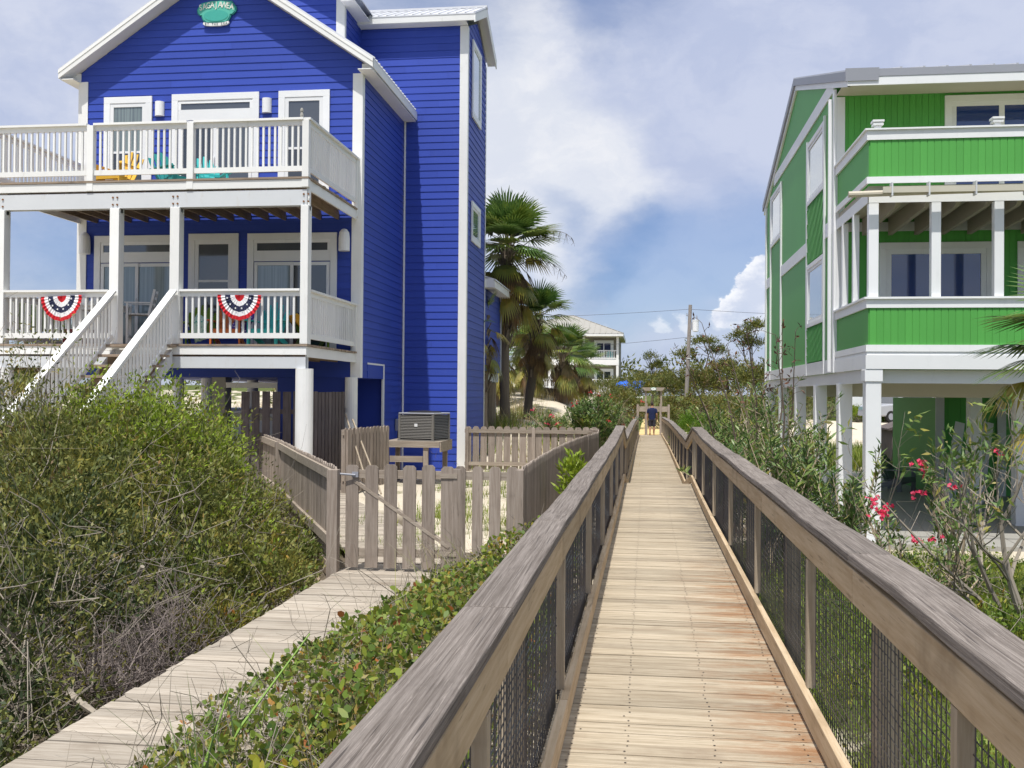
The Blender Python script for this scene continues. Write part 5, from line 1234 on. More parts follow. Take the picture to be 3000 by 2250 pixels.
# --- grass cover (nobody could count it)
def patch(n, x0, x1, y0, y1, dens):
    x = RNG.uniform(x0, x1, n*3); y = RNG.uniform(y0, y1, n*3); k = RNG.uniform(0, 1, n*3) < dens(x, y); return x[k][:n], y[k][:n]
def nz(x, y, s, o=0): return np.array([mnoise.noise(Vector((a*s+o, b*s, o))) for a, b in zip(x, y)])
gx, gy = patch(26000, .98, 5.6, 1.4, 17.3, lambda x, y: (x < 1.2 + y*.40) * (.45 + .6*nz(x, y, .9)))
f = blades(0, gx, gy, .20, .007, .7, None, ''); g_ = npmesh('grass', *f[:2], L_grass, f[2]); tag(g_, kind='stuff')
gx, gy = patch(9000, .98, 5.6, 1.8, 17.3, lambda x, y: (x < 1.2 + y*.40) * (.3 + .9*nz(x, y, .7, 9.)))
p = np.stack([gx, gy, ground_h(gx, gy) + RNG.uniform(.02, .28, len(gx))], 1); f = leaves(p, RNG.normal(size=p.shape) + [0, 0, .5], .05, .03, RNG.uniform(0, .8, len(p)), 'round'); tag(npmesh('ground_vines', *f[:2], L_vine, f[2]), kind='stuff')
gx, gy = patch(9000, -4.4, -.9, 11.3, 25.2, lambda x, y: .12 + .9*nz(x, y, .8, 4.)); f = blades(0, gx, gy, .20, .008, .7, None, ''); tag(npmesh('yard_grass', *f[:2], L_grass, f[2]), kind='stuff')
gx, gy = patch(9000, -6.5, -.4, 25.8, 44, lambda x, y: .10 + 1.0*nz(x, y, .5, 2.)); f = blades(0, gx, gy, .5, .014, .7, None, ''); tag(npmesh('dune_grass', *f[:2], L_grass, f[2]), kind='stuff')
gx, gy = patch(5000, -5.5, .0, 25.8, 50, lambda x, y: .10 + 1.0*nz(x, y, .45, 7.)); f = blades(0, gx, gy, .7, .014, .6, None, ''); tag(npmesh('dry_dune_grass', *f[:2], L_dry, f[2]), kind='stuff')
gx, gy = patch(9000, 3.5, 16, 36, 45.5, lambda x, y: (x < y*.36) * (.5 + .9*nz(x, y, .3, 5.))); f = blades(0, gx, gy, .6, .03, .6, None, ''); tag(npmesh('road_verge_grass', *f[:2], L_grass, f[2]), kind='stuff')
gx, gy = patch(5000, -15, -7.5, 23, 45, lambda x, y: .4 + .8*nz(x, y, .4, 3.)); f = blades(0, gx, gy, .8, .02, .6, None, ''); tag(npmesh('back_dune_grass', *f[:2], L_dry, f[2]), kind='stuff')
gx, gy = patch(1500, -.85, -.3, 20, 27, lambda x, y: .7 + 0*x); f = blades(0, gx, gy, .6, .012, .6, None, ''); tag(npmesh('tan_grass', *f[:2], L_dry, f[2]), kind='stuff')
# --- oleanders
def oleander(label, base, stems, ht, spread, nl, fl=None, flmat=None, group='oleander shrubs', bare=.45, lean=(0, 0), L=.16, tall=None, floorf=.3, deadn=0):
    bx, by = base; t = thing('oleander', label, 'oleander', (bx, by, gh(bx, by)), 0, group); z0 = t.location.z
    m = MB(); P_, D_, Rn = [], [], []; tips = []
    for i in range(stems):
        a = Vector((bx + random.gauss(0, .22)*spread, by + random.gauss(0, .22)*spread, z0 - .05)); az = random.uniform(0, 2*PI); h = ht*random.uniform(.55, 1.05); s = spread*random.uniform(.25, 1.)
        b = a + Vector((math.cos(az)*s + lean[0]*h, math.sin(az)*s + lean[1]*h, h)); c = a.lerp(b, .5) + Vector((-math.cos(az)*s*.18, -math.sin(az)*s*.18, h*.04))
        dead = random.random() < .25
        m.tube([a, a.lerp(c, .6), c, c.lerp(b, .55), b], [.017, .015, .012, .009, .005], 5, cap=False); tips.append(b)
        for j in range(3):
            k = random.uniform(.45, .85); o_ = a.lerp(b, k); e = o_ + Vector((random.gauss(0, .3)*spread, random.gauss(0, .3)*spread, h*random.uniform(.1, .3))); m.tube([o_, o_.lerp(e, .5), e], [.008, .006, .004], 4, cap=False); tips.append(e)
            nn = nl//4
            for q in range(0 if dead and random.random() < .6 else nn):
                f_ = random.random()**.7; pp = o_.lerp(e, f_); P_.append(pp); ang = q*2.1; D_.append((math.cos(ang)*.8 + (e-o_).x*.4, math.sin(ang)*.8 + (e-o_).y*.4, random.uniform(.1, 1.1))); Rn.append(min(1, max(0, random.gauss(.5 if random.random() > .08 else .95, .22))))
        for q in range(0 if dead else nl):
            f_ = bare + (1-bare)*random.random()**.8; pp = a.lerp(b, f_); ang = q*2.1
            P_.append(pp + Vector((random.gauss(0, .01),)*3)); D_.append((math.cos(ang)*.8, math.sin(ang)*.8, random.uniform(.15, 1.2))); Rn.append(min(1, max(0, random.gauss(.42, .22))))
    m.build('stems', m_twigt, t)
    P_ = np.array([tuple(v) for v in P_]); n = len(P_); f = offs(t, leaves(P_, np.array(D_), L*RNG.uniform(.65, 1.15, n), .030*RNG.uniform(.8, 1.2, n)*(L/.16), np.array(Rn)))
    npmesh('foliage', *f[:2], L_ole, f[2], t)
    if fl:
        pts = [random.choice(tips) for _ in range(fl)] if isinstance(fl, int) else [Vector(q) for q in fl]; flowers(t, pts, flmat or L_pink)
    return t
def flowers(t, pts, mat, r=.030, k=6, sp=.04):
    for q in pts:
        P_, D_ = [], []
        for j in range(k):
            c = Vector(q) + Vector((random.gauss(0, sp), random.gauss(0, sp), random.gauss(.03, sp*.7)))
            nrm = Vector((random.gauss(0, .6), random.gauss(-.8, .4), random.gauss(.5, .5))).normalized(); a = nrm.orthogonal().normalized(); b = nrm.cross(a)
            for s in range(5): P_.append(tuple(c)); D_.append(tuple(a*math.cos(s*1.2566) + b*math.sin(s*1.2566) + nrm*.35))
        P_ = np.array(P_); f = offs(t, leaves(P_, np.array(D_), r, r*.95, RNG.uniform(0, 1, len(P_)), 'round')); npmesh('blossom', *f[:2], mat, f[2], t)
G_ = 'oleander shrubs right of the boardwalk'
oleander('tall half dead oleander with brown seed pods beside the utility pole view', (1.95, 22.5), 20, 2.7, .95, 50, group=G_, bare=.45, L=.17)
oleander('dense leafy oleander leaning over the right railing, nearest to the person', (1.6, 18.5), 24, 1.75, .75, 80, group=G_, bare=.12, L=.17)
oleander('leafy oleander with bare lower stems in front of the white pilings', (2.3, 16.5), 24, 2.0, .8, 66, group=G_, bare=.3, L=.17)
oleander('tall twiggy oleander before the side wall of the green house', (2.7, 19.8), 20, 2.7, .85, 44, group=G_, bare=.45, L=.16)
oleander('low dark oleander behind the middle of the right railing', (1.75, 14.2), 18, 1.35, .5, 66, group=G_, bare=.15, L=.16)
oleander('oleander with thin leaning stems beside the piling of the green house', (2.75, 14.6), 16, 1.75, .6, 44, group=G_, bare=.35, L=.15)
oleander('distant oleander behind the leafy group, far down the right railing', (2.4, 29), 30, 2.3, 1.2, 70, group=G_, bare=.15, L=.2)
oleander('rounded leafy oleander between the tall stems and the railing', (1.75, 25.5), 24, 1.9, .7, 70, group=G_, bare=.12, L=.18)
t = thing('dead_stalks', 'tall bare dead stalks with curled brown pods above the oleanders', 'stalks', (1.9, 21, gh(1.9, 21))); m = MB(); pod = []
for a, b in (((2.1, 21, .4), (1.15, 20.5, 3.95)), ((2.3, 21, .4), (2.0, 20.5, 4.0)), ((2.4, 20, .4), (2.65, 20, 3.85)), ((2.2, 20, .5), (1.6, 20, 3.5)), ((2.5, 19, .4), (2.35, 18.6, 3.6)), ((1.8, 22, .4), (.78, 21, 3.35)), ((2.6, 20.5, .4), (2.9, 20, 3.75))):
    a, b = Vector(a), Vector(b); c = a.lerp(b, .55) + Vector((.12, 0, 0)); m.tube([a, c, b], [.022, .016, .006], 5, cap=False)
    for j in range(9):
        k = .62 + .38*j/8; o_ = a.lerp(b, k); e = o_ + Vector((random.gauss(0, .14), random.gauss(0, .1), random.uniform(.02, .14))); m.tube([o_, o_.lerp(e, .6) + Vector((0, 0, .02)), e], [.006, .004, .003], 4, cap=False); pod.append(e)
m.build('stems', m_twigd, t)
P_ = np.repeat(np.array([tuple(v) for v in pod]), 3, 0); f = offs(t, leaves(P_, RNG.normal(size=P_.shape) + [0, 0, -.1], .11, .035, RNG.uniform(0, .6, len(P_)))); npmesh('leaves', *f[:2], leafmat('brown pods', [(.07, .035, .03), (.14, .07, .05), (.22, .12, .07)], .1, .7), f[2], t)  # this part is the curled brown pods, built as leaf cards
# left oleanders with red flowers beyond the yard fence
H_ = 'flowering oleanders beyond the yard fence'
oleander('broad green oleander with coral flowers at the left of the far boardwalk', (-1.55, 31), 52, 1.9, .8, 90, 7, L_red, H_, .08, L=.19)
oleander('flowering oleander with red blooms behind the yard fence', (-2.75, 30.5), 26, 1.1, .75, 44, 12, L_pink, H_, .2, L=.16)
oleander('tall oleander with coral tops before the beige house', (-1.75, 36), 32, 1.75, .95, 56, 8, L_red, H_, .15, L=.18)
oleander('far oleander with red tips beside the blue umbrellas', (-1.0, 44), 26, 1.9, 1.0, 50, 7, L_red, H_, .15, L=.2)
# right foreground bare shrub and flowers
def tree_branch(m, a, d, L, r, depth, tips, up=.12):
    pts = [a]; p = Vector(a); dd = Vector(d).normalized(); n = 4
    for k in range(n):
        dd = (dd + Vector((random.gauss(0, .10), random.gauss(0, .10), random.gauss(up*.4, .08)))).normalized(); p = p + dd*(L/n); pts.append(p.copy())
    m.tube(pts, [r*(1 - .45*k/n) for k in range(n+1)], 5 if r > .008 else 3, cap=False)
    if depth == 0: tips.append(p.copy()); return
    for j in range(2 + (random.random() < .5)):
        k = random.randint(2, n); q = pts[k]; nd = (dd + Vector((random.gauss(0, .55), random.gauss(0, .45), random.gauss(up, .4)))).normalized()
        tree_branch(m, q, nd, L*random.uniform(.55, .8), r*.55, depth-1, tips, up)
t = thing('bare_tree', 'bare branching shrub with sparse leaves before the shaded green house underside', 'shrub', (3.45, 9.6, gh(3.45, 9.6))); m = MB(); tips = []
for dx, dy, L, r in ((-.65, .1, .85, .030), (-.95, .05, .9, .026), (-.2, .1, 1.0, .034), (.15, .1, .95, .03), (-.45, -.1, .8, .026), (-1.25, .0, .7, .02)):
    tree_branch(m, Vector((3.45 + dx*.12, 9.6 + dy, t.location.z)), (dx, dy, 1.05), L, r, 4, tips)
m.build('branches', m_twig, t)
tp = np.array([tuple(v) for v in tips]); k = RNG.permutation(len(tp))[:70]; p = np.repeat(tp[k], 7, 0) + RNG.normal(size=(70*7 if len(k) == 70 else len(k)*7, 3))*.04
f = offs(t, leaves(p, RNG.normal(size=p.shape) + [0, 0, .4], .11, .028, np.clip(RNG.normal(.55, .25, len(p)), 0, 1))); npmesh('foliage', *f[:2], L_ole, f[2], t)
K_ = 'flowering oleanders in the right foreground'
oleander('low oleander with pink flower cluster before the corner piling', (2.6, 11.2), 8, 1.15, .35, 16, [(2.36, 10.8, 1.27), (2.44, 10.8, 1.27), (2.50, 10.8, 1.33), (2.36, 10.8, 1.42)], L_pink, K_, .6, L=.12)
oleander('leafy oleander with pink blooms beside the bare shrub', (3.2, 10.9), 10, 1.5, .45, 22, [(2.83, 10.8, 1.72), (2.82, 10.8, 1.80), (2.81, 10.8, 1.48), (3.16, 10.8, 1.56), (3.56, 10.8, 1.9)], L_pink, K_, .5, L=.12)
oleander('low spreading oleander with single pink flowers near the railing', (2.95, 10.5), 8, .6, .4, 14, [(2.76, 10.8, 1.0), (2.93, 10.8, 1.03)], L_pink, K_, .4, L=.11)
bush('ground_shrub', 'low green ground shrub under the right foreground oleanders', [(3.1, 9.3, .28, .8, 1.0, .38), (3.6, 7.8, .25, .7, 1.1, .34), (2.5, 8.4, .25, .6, .9, .30), (2.9, 12.5, .2, .9, 1.2, .35)], 9000, .06, .03, L_vine, None, 'bush', twn=60, tr=(.006, .002), dead=(L_grass, 4000))
bush('lime_bush', 'fluffy lime green bush beside the far end of the right railing', [(1.95, 39, 1.0, .75, .9, .85), (2.5, 39.6, .8, .7, .8, .7)], 9000, .09, .02, L_lime, None, twn=12, up=.9)
bush('green_bush', 'small green bush growing through the right railing near the far end', [(1.18, 36.5, .75, .18, .6, .38)], 800, .10, .022, L_bright, None, twn=6, up=.6, floor=.55)
big('low shrub along the outside of the left picket fence', [(-5.5, 13.7, .45, .5, 1.1, .72), (-6.55, 15.6, .45, .6, 1.2, .75), (-4.75, 12.3, .3, .4, .8, .5)], 9000, .07, .024, L_olive, 50, (.007, .002), (L_bright, 1200), 3500, floor=.3)
# shrubs under and behind the blue house
for i, (x, y, w, h, lb) in enumerate(((-11.5, 36, 2.2, 1.6, 'scrubby bush behind the pilings of the blue house, leftmost'), (-9.3, 38, 2.2, 1.8, 'scrubby bush behind the pilings of the blue house, in the middle'), (-7.8, 35, 1.5, 1.3, 'scrubby bush behind the pilings of the blue house, rightmost'))):
    bush('scrub_bush', lb, [(x, y, gh(x, y)+h*.45, w, w*.8, h*.7), (x+w*.6, y+.6, gh(x, y)+h*.3, w*.7, w*.6, h*.5)], 3500, .16, .05, L_tree, 'scrub behind the blue house', twn=40, tr=(.02, .006), dead=(L_dry, 900))
# ------------------------------------------------------------------ palms
def fan(V, F, Rn, base, d, up, pet, rad, nb, droop, rn, wd=.055, ang=2.5):
    """one fan leaf: petiole end at base + d*pet, blades radiating"""
    d = Vector(d).normalized(); s = d.cross(up)
    if s.length < .05: s = Vector((1, 0, 0))
    s.normalize(); n = s.cross(d).normalized(); c = Vector(base) + d*pet - Vector((0, 0, pet*droop*.25))
    for k in range(nb):
        a = -ang/2 + ang*k/(nb-1); r = rad*(1 - .28*(abs(a)/(ang/2))**2)*random.uniform(.9, 1.08); bd = (d*math.cos(a) + s*math.sin(a)).normalized(); fold = n*(.10*abs(math.sin(a)))
        p1 = c + (bd + fold)*r*.5 - Vector((0, 0, r*droop*.12)); p2 = c + bd*r*.8 - Vector((0, 0, r*droop*.42)); p3 = c + bd*r - Vector((0, 0, r*droop*.85))
        w = bd.cross(n).normalized()*wd*.5; i = len(V)
        V.extend([c - w*.25, c + w*.25, p1 + w + n*.012, p1 - w + n*.012, p2 + w*.6, p2 - w*.6, p3]); F.extend([(i, i+1, i+2, i+3), (i+3, i+2, i+4, i+5), (i+5, i+4, i+6, i+6)]); Rn.extend([rn*.7 + .3*random.random()]*3)
def palm(label, base, zc, size, ng, ny, nd, tr=.17, lean=(0, 0), skirt=1.2, group='sabal palms', seed=0, boots=True, name='palm_tree'):
    random.seed(900 + seed); bx, by, bz = base; t = thing(name, label, 'palm tree', (bx, by, bz), 0, group); top = Vector((bx + lean[0], by + lean[1], zc))
    B0 = Vector(base); m = MB(); n = 12; pts = [B0.lerp(top, k/n) + Vector((.03*math.sin(k*.8+seed), .03*math.cos(k+seed), -.3 if k == 0 else 0)) for k in range(n+1)]
    m.tube(pts, [tr*(1.12 if k == 0 else 1.0 + .06*math.sin(k*2.1)) for k in range(n+1)], 14)
    H = zc - bz
    if boots:
        zz = H*.42
        while zz < H:
            for j in range(5):
                a = j*1.2566 + zz*3.1; c = B0.lerp(top, zz/H) + Vector((math.cos(a)*tr*.95, math.sin(a)*tr*.95, 0)); e = c + Vector((math.cos(a + .25)*tr*.75, math.sin(a + .25)*tr*.75, tr*1.7)); m.bar(c, e, tr*.42, tr*.16)
            zz += tr*1.15
    m.build('trunk', m_trunk, t)
    def crownpart(nm, cnt, mat, el0, el1, pet, rad, droop, z_off, wd=.055, nb=22, ang=2.6):
        V, F, Rn = [], [], []; pm = MB()
        for i in range(cnt):
            az = i*2.39996 + random.random()*.5; f = (i+.5)/cnt; el = el0 + (el1-el0)*f + random.gauss(0, .10); d = Vector((math.cos(az)*math.cos(el), math.sin(az)*math.cos(el), math.sin(el)))
            bs = top + Vector((math.cos(az)*tr*.5, math.sin(az)*tr*.5, z_off - (skirt*f*1.0 if nm != 'crown' else 0) + random.gauss(0, .06))); pp = pet*random.uniform(.75, 1.15)*size
            end = bs + d*pp - Vector((0, 0, pp*droop*.25)); pm.tube([bs, bs.lerp(end, .5) + Vector((0, 0, pp*.04)), end], [.018, .014, .010], 4, cap=False)
            fan(V, F, Rn, bs, d, Vector((0, 0, 1)), pp, rad*size*random.uniform(.85, 1.1), nb, droop*random.uniform(.7, 1.3), random.random(), wd*size, ang)
        if not V: return
        V = np.array([tuple(v) for v in V]) - np.array(t.location); me = bpy.data.meshes.new(nm)
        Fq = [f if f[2] != f[3] else f[:3] for f in F]; me.from_pydata(V.tolist(), [], Fq); a_ = me.attributes.new('rnd', 'FLOAT', 'FACE'); a_.data.foreach_set('value', Rn); me.materials.append(mat)
        o = bpy.data.objects.new(nm, me); COL.objects.link(o); o.parent = t; return pm, o
    allp = []
    r1 = crownpart('crown', ng, L_palm, 1.5, -.30, .50, .95, .22, .1, .05, 24, 2.3); r2 = crownpart('yellow_fronds', ny, L_palmy, -.1, -1.0, .50, .62, .8, -.05); r3 = crownpart('dead_skirt', nd, L_dead, -.75, -1.45, .34, .62, .7, -.1, .045, 16, 1.5)
    for r_ in (r1, r2, r3):
        if r_: r_[0].build('petioles', mt_stem if r_ is not r3 else m_twigd, r_[1]) if False else None
    pm = MB()
    for r_, in_ in ((r1, 0), (r2, 1), (r3, 2)):
        if r_:
            k = len(pm.v); pm.v += r_[0].v; pm.f += [tuple(i + k for i in f) for f in r_[0].f]; pm.m += r_[0].m; pm.r += r_[0].r
    pm.build('petioles', paint('petiole', (.20, .20, .08), .7, None, 0, 2, .3, 0), t)
    return t
palm('tallest sabal palm with large crown and brown skirt behind the stair tower', (-4.55, 33, gh(-4.55, 33)), 7.35, 1.42, 46, 9, 26, .17, (.05, 0), 1.25, seed=1)
palm('sabal palm with yellow hanging fronds and thick trunk at the wing corner', (-4.75, 29.8, gh(-4.7, 29.8)), 4.6, .8, 3, 9, 10, .19, (-.1, 0), .9, seed=2)
palm('sabal palm with leaning rough trunk and drooping fronds, second from the tower', (-4.1, 36, gh(-4.1, 36)), 5.2, 1.08, 28, 7, 12, .16, (.3, 0), .9, seed=3)
palm('bright green sabal palm with shaggy trunk before the beige house', (-3.75, 48, gh(-3.7, 48)), 4.45, 1.25, 32, 4, 14, .23, (0, 0), .9, seed=4)
palm('short sabal palm at the right of the palm group, fronds to one side', (-3.3, 52, gh(-3.3, 52)), 4.0, 1.15, 16, 8, 12, .24, (.1, 0), .7, seed=5)
palm('shaded sabal palm deep in the palm group', (-5.6, 50, gh(-5.6, 50)), 4.6, 1.2, 14, 12, 16, .2, (0, 0), 1., seed=6)
palm('low sabal palm with yellow green fronds in the middle of the palm group', (-6.6, 46, gh(-6.6, 46)), 4.2, 1.2, 14, 12, 10, .2, (0, 0), .8, seed=7)
palm('thin sabal palm between the rough trunks', (-4.95, 43, gh(-4.9, 43)), 4.6, 1.0, 12, 7, 10, .15, (.1, 0), .9, seed=8)
palm('sabal palm rising behind the left end of the lower porch', (-19.6, 30.5, gh(-19.6, 30.5)), 4.0, 1.3, 26, 8, 24, .2, (0, 0), 1.4, seed=9)
palm('small palm with pointed yellow green fronds at the right edge', (4.62, 11.0, gh(4.7, 11)), 2.95, .95, 18, 10, 8, .10, (0, 0), .6, None, seed=10)
m = MB(); m.tube([(-4.75, 31.2, gh(-4.75, 31.2)-.2), (-4.78, 31.2, 2.0), (-4.75, 31.2, 2.85)], [.24, .21, .2], 12); tag(m.build('palm_stump', m_trunk), 'broad cut palm stump beside the tower corner', 'stump')
t = thing('flower_stalk', 'dry arching flower stalks hanging out of the tallest palm', 'stalk', (-4.4, 33, 7.2)); m = MB()
for a, b, c in (((-4.4, 32.9, 7.0), (-3.0, 32.8, 8.0), (-2.35, 32.7, 7.6)), ((-4.4, 32.9, 6.6), (-3.2, 32.8, 7.0), (-2.55, 32.7, 6.4))):
    a, b, c = Vector(a), Vector(b), Vector(c); pts = [a*((1-f)**2) + (b+Vector((0, 0, .25)))*(2*f*(1-f)) + c*(f*f) for f in (q/8 for q in range(9))]
    m.tube(pts, [.018 - .0016*k for k in range(9)], 5, cap=False)
    for p in pts[2:]:
        for j in range(5): e = p + Vector((random.gauss(0, .06), random.gauss(0, .06), -random.uniform(.1, .4))); m.tube([p, p.lerp(e, .5) + Vector((random.gauss(0, .03), 0, 0)), e], [.006, .005, .003], 3, cap=False)
m.build('stalk', m_twigd, t)
#PART5
random.seed(77)
# ------------------------------------------------------------------ far things
BG = thing('beige_house', 'distant taupe two storey house with white porches and pale hipped metal roof', 'house', (-7.5, 102, gh(-7.5, 102)))
m_taupe = paint('taupe siding', (.22, .20, .165), .7, None, 0, .5, .03)
mb = MB(); mb.box(-13.2, -2.45, 102.2, 111.5, 3.14, 8.45); mb.build('wall', m_taupe, BG)
mb = MB(); mb.box(-13.0, -2.6, 100.3, 111.4, .8, 2.6); mb.build('base_wall', m_white, BG)
EX0, EX1, EY0, EY1, EZ = -13.6, -1.95, 99.2, 112.2, 8.52
mb = MB(); r0, r1 = Vector((-8.25, 105.6, 10.75)), Vector((-7.25, 105.6, 10.75))
cs_ = [Vector((EX0, EY0, EZ)), Vector((EX1, EY0, EZ)), Vector((EX1, EY1, EZ)), Vector((EX0, EY1, EZ))]
mb.add([*cs_, r0, r1], [(0, 1, 5, 4), (1, 2, 5), (2, 3, 4, 5), (3, 0, 4)])
def seam(a, b): mb.bar(a + Vector((0, 0, .03)), b + Vector((0, 0, .03)), .06, .06)
for k in range(1, 20):
    x = EX0 + (EX1-EX0)*k/20; f = min(1, (x-EX0)/(r0.x-EX0), (EX1-x)/(EX1-r1.x)); seam(Vector((x, EY0, EZ)), Vector((x, EY0 + (r0.y-EY0)*f, EZ + (r0.z-EZ)*f)))
for a, b in ((cs_[0], r0), (cs_[1], r1), (r0, r1)): seam(a, b)
mb.build('roof', paint('pale hipped roof metal', (.36, .345, .31), .45, None, 0, .4, .03), BG)
mb = MB(); mb.box(EX0+.02, EX1-.02, EY0+.02, EY0+.06, EZ-.26, EZ-.01); mb.box(EX1-.06, EX1-.02, EY0+.061, EY1, EZ-.26, EZ-.01); mb.build('fascia', m_white, BG)
mb = MB(); mb.box(EX0+.03, EX1-.07, EY0+.07, EY1, EZ-.26, EZ-.22); mb.build('soffit', m_beige, BG)
for z0, z1 in ((2.55, 3.14), (5.46, 6.0)): mb = MB(); mb.box(-13.0, -2.42, 100, 102.19, z0, z1); mb.build('porch_band', m_white, BG)
for x in (-12.8, -9.25, -5.9, -2.55):
    for z0, z1 in ((3.141, 5.459), (6.001, 8.25)): mb = MB(); mb.box(x-.12, x+.12, 100.02, 100.26, z0, z1); mb.build('porch_post', m_white, BG)
for z in (3.14, 6.0):
    for a, b in ((-12.68, -9.37), (-9.13, -6.02), (-5.78, -2.67)):
        mb = MB(); mb.box(a, b, 100.08, 100.16, z+.84, z+.92); mb.box(a, b, 100.09, 100.15, z+.08, z+.15); balusters(mb, (a, 100.12, 0), (b, 100.12, 0), z+.15, z+.84, .16, .06); mb.build('porch_railing', m_white, BG)
for z in (3.14, 6.0):
    window_y(BG, -4.95, -3.0, z+.02, z+2.0, 102.18, m_glassD, .2, .1, None, (-3.98,), 'glass_door'); window_y(BG, -8.3, -6.7, z+.7, z+2.0, 102.18, m_glassU, .2, .1)
# chairs on its balcony
for i, (x, mt, lb) in enumerate(((-3.35, 'teal', 'small turquoise chair on the upper porch of the beige house'), (-5.5, 'yellow', 'small yellow chair on the upper porch of the beige house'))): adirondack(lb, (x, 101.1, 6.0), 0, m_paints[mt], 'chairs on the beige house porch')
# utility pole with transformer and lines
UP = thing('utility_pole', 'leaning grey utility pole with white transformer beyond the oleanders', 'utility pole', (2.9, 70, gh(2.9, 70)))
m_pole = wood('grey pole wood', (.22, .19, .17), (.34, .31, .29), 'z', rndv=.05)
mb = MB(); mb.tube([(2.84, 70, .3), (3.0, 70, 4.5), (3.15, 70, 8.7)], [.15, .135, .12], 12); mb.build('pole', m_pole, UP)
mb = MB(); mb.lathe([(.0, -.04), (.21, 0), (.215, .7), (.23, .71), (.23, .76), (.0, .80)], (3.50, 69.85, 6.88), 18); tf = mb.build('transformer', m_white2, UP)
mb = MB()
for dx in (-.1, .08): mb.lathe([(.04, 0), (.06, .05), (.03, .1), (.055, .15), (.02, .32)], (3.5+dx, 69.85, 7.66), 8)
mb.box(3.16, 3.3, 69.9, 69.98, 7.0, 7.5); mb.build('bushing', m_metal2, tf)
mb = MB(); mb.lathe([(.03, 0), (.05, .05), (.025, .1), (.04, .15)], (2.92, 69.95, 7.95), 8); mb.bar((2.92, 69.95, 7.95), (3.12, 69.97, 7.9), .04, .05); mb.build('insulator', m_metal2, UP)
mb = MB(); mb.box(2.95, 3.2, 69.84, 70.1, 5.0, 5.05); mb.build('band', m_whiteg, UP)
for p, q, lb in (((3.1, 70, 8.4), (60, 95, 10), 'thin power line running right from the utility pole'), ((3.1, 70, 8.4), (-40, 78, 9.3), 'thin upper power line running left from the utility pole'), ((3.1, 70, 6.5), (-30, 82, 6.6), 'thin lower cable running left from the utility pole')):
    p, q = Vector(p), Vector(q); mb = MB(); mb.tube([p.lerp(q, k/16) - Vector((0, 0, 3.2*(k/16)*(1-k/16))) for k in range(17)], .012, 4, cap=False); tag(mb.build('power_line', m_wire), lb, 'power line', 'overhead lines from the utility pole')
# gateway at the end of the boardwalk
AR = thing('beach_gateway', 'wooden gateway with top beam and oval sign at the end of the boardwalk', 'gateway', (.55, 56, .3))
mb = MB(); mb.prism([(-.08, 2.93), (1.19, 2.93), (1.04, 2.75), (.07, 2.75)], 'y', 55.94, 56.06); mb.build('top_beam', m_fencer, AR)
for x in (.135, .975): mb = MB(); mb.box(x-.045, x+.045, 56.061, 56.15, .1, 2.749); mb.build('post', m_fencer, AR)
for x in (.19, .93): mb = MB(); mb.box(x-.045, x+.045, 55.9, 55.99, .1, 2.06); mb.build('short_post', m_fence, AR)
for x0, x1 in ((-.30, .145), (.975, 1.38)): mb = MB(); mb.box(x0, x1, 56.0, 56.05, 1.60, 1.89); mb.build('cross_board', m_fencer, AR)
mb = MB(); mb.box(.145, .975, 56.16, 56.2, 1.60, 1.89); mb.build('cross_board', m_fencer, AR)
mb = MB(); mb.prism([(.55 + .155*math.cos(t), 2.85 + .092*math.sin(t)) for t in np.linspace(0, 2*PI, 24, endpoint=False)], 'y', 55.915, 55.938); sg_ = mb.build('oval_sign', paint('sign green rim', (.08, .35, .22), .5), AR)
mb = MB(); mb.prism([(.55 + .135*math.cos(t), 2.85 + .075*math.sin(t)) for t in np.linspace(0, 2*PI, 24, endpoint=False)], 'y', 55.908, 55.9145); mb.build('sign_face', m_white, sg_)
mb = MB(); mb.prism([(.51, 2.835), (.55, 2.885), (.59, 2.835), (.55, 2.845)], 'y', 55.905, 55.9075); mb.build('emblem', paint('sign emblem green', (.05, .25, .18), .6), sg_)
for x in (-.3, 1.38):
    mb = MB(); mb.box(x-.06, x+.06, 55.95, 56.07, .1, 2.0); mb.build('post', m_fence, AR)
# umbrellas and white fences near the beige house
m_bluec = paint('blue canvas', (.02, .12, .55), .8, None, 0, 3, .1)
for i, (x, y, tl, lb) in enumerate(((-1.55, 86, .25, 'blue beach umbrella by the beige house, left of the pair'), (-.55, 85, -.45, 'blue beach umbrella tilted to the right by the beige house'))):
    t = thing('beach_umbrella', lb, 'umbrella', (x, y, gh(x, y)), 0, 'blue umbrellas by the beige house'); z0 = t.location.z
    mb = MB(); mb.tube([(x, y, z0), (x, y, 3.7)], .03, 6); mb.build('pole', m_white2, t)
    mb = MB(); Rm = Matrix.Translation((x, y, 3.2)) @ Matrix.Rotation(tl, 4, 'Y'); n = 8
    vs = [Rm @ Vector((0, 0, .55))] + [Rm @ Vector((.62*math.cos(k*PI/4), .62*math.sin(k*PI/4), .28)) for k in range(n)] + [Rm @ Vector((1.05*math.cos(k*PI/4), 1.05*math.sin(k*PI/4), -.18)) for k in range(n)]
    mb.add(vs, [(0, 1+k, 1+(k+1) % n) for k in range(n)] + [(1+k, 9+k, 9+(k+1) % n, 1+(k+1) % n) for k in range(n)]); o = mb.build('canopy', m_bluec, t); sd_ = o.modifiers.new('t', 'SOLIDIFY'); sd_.thickness = .02
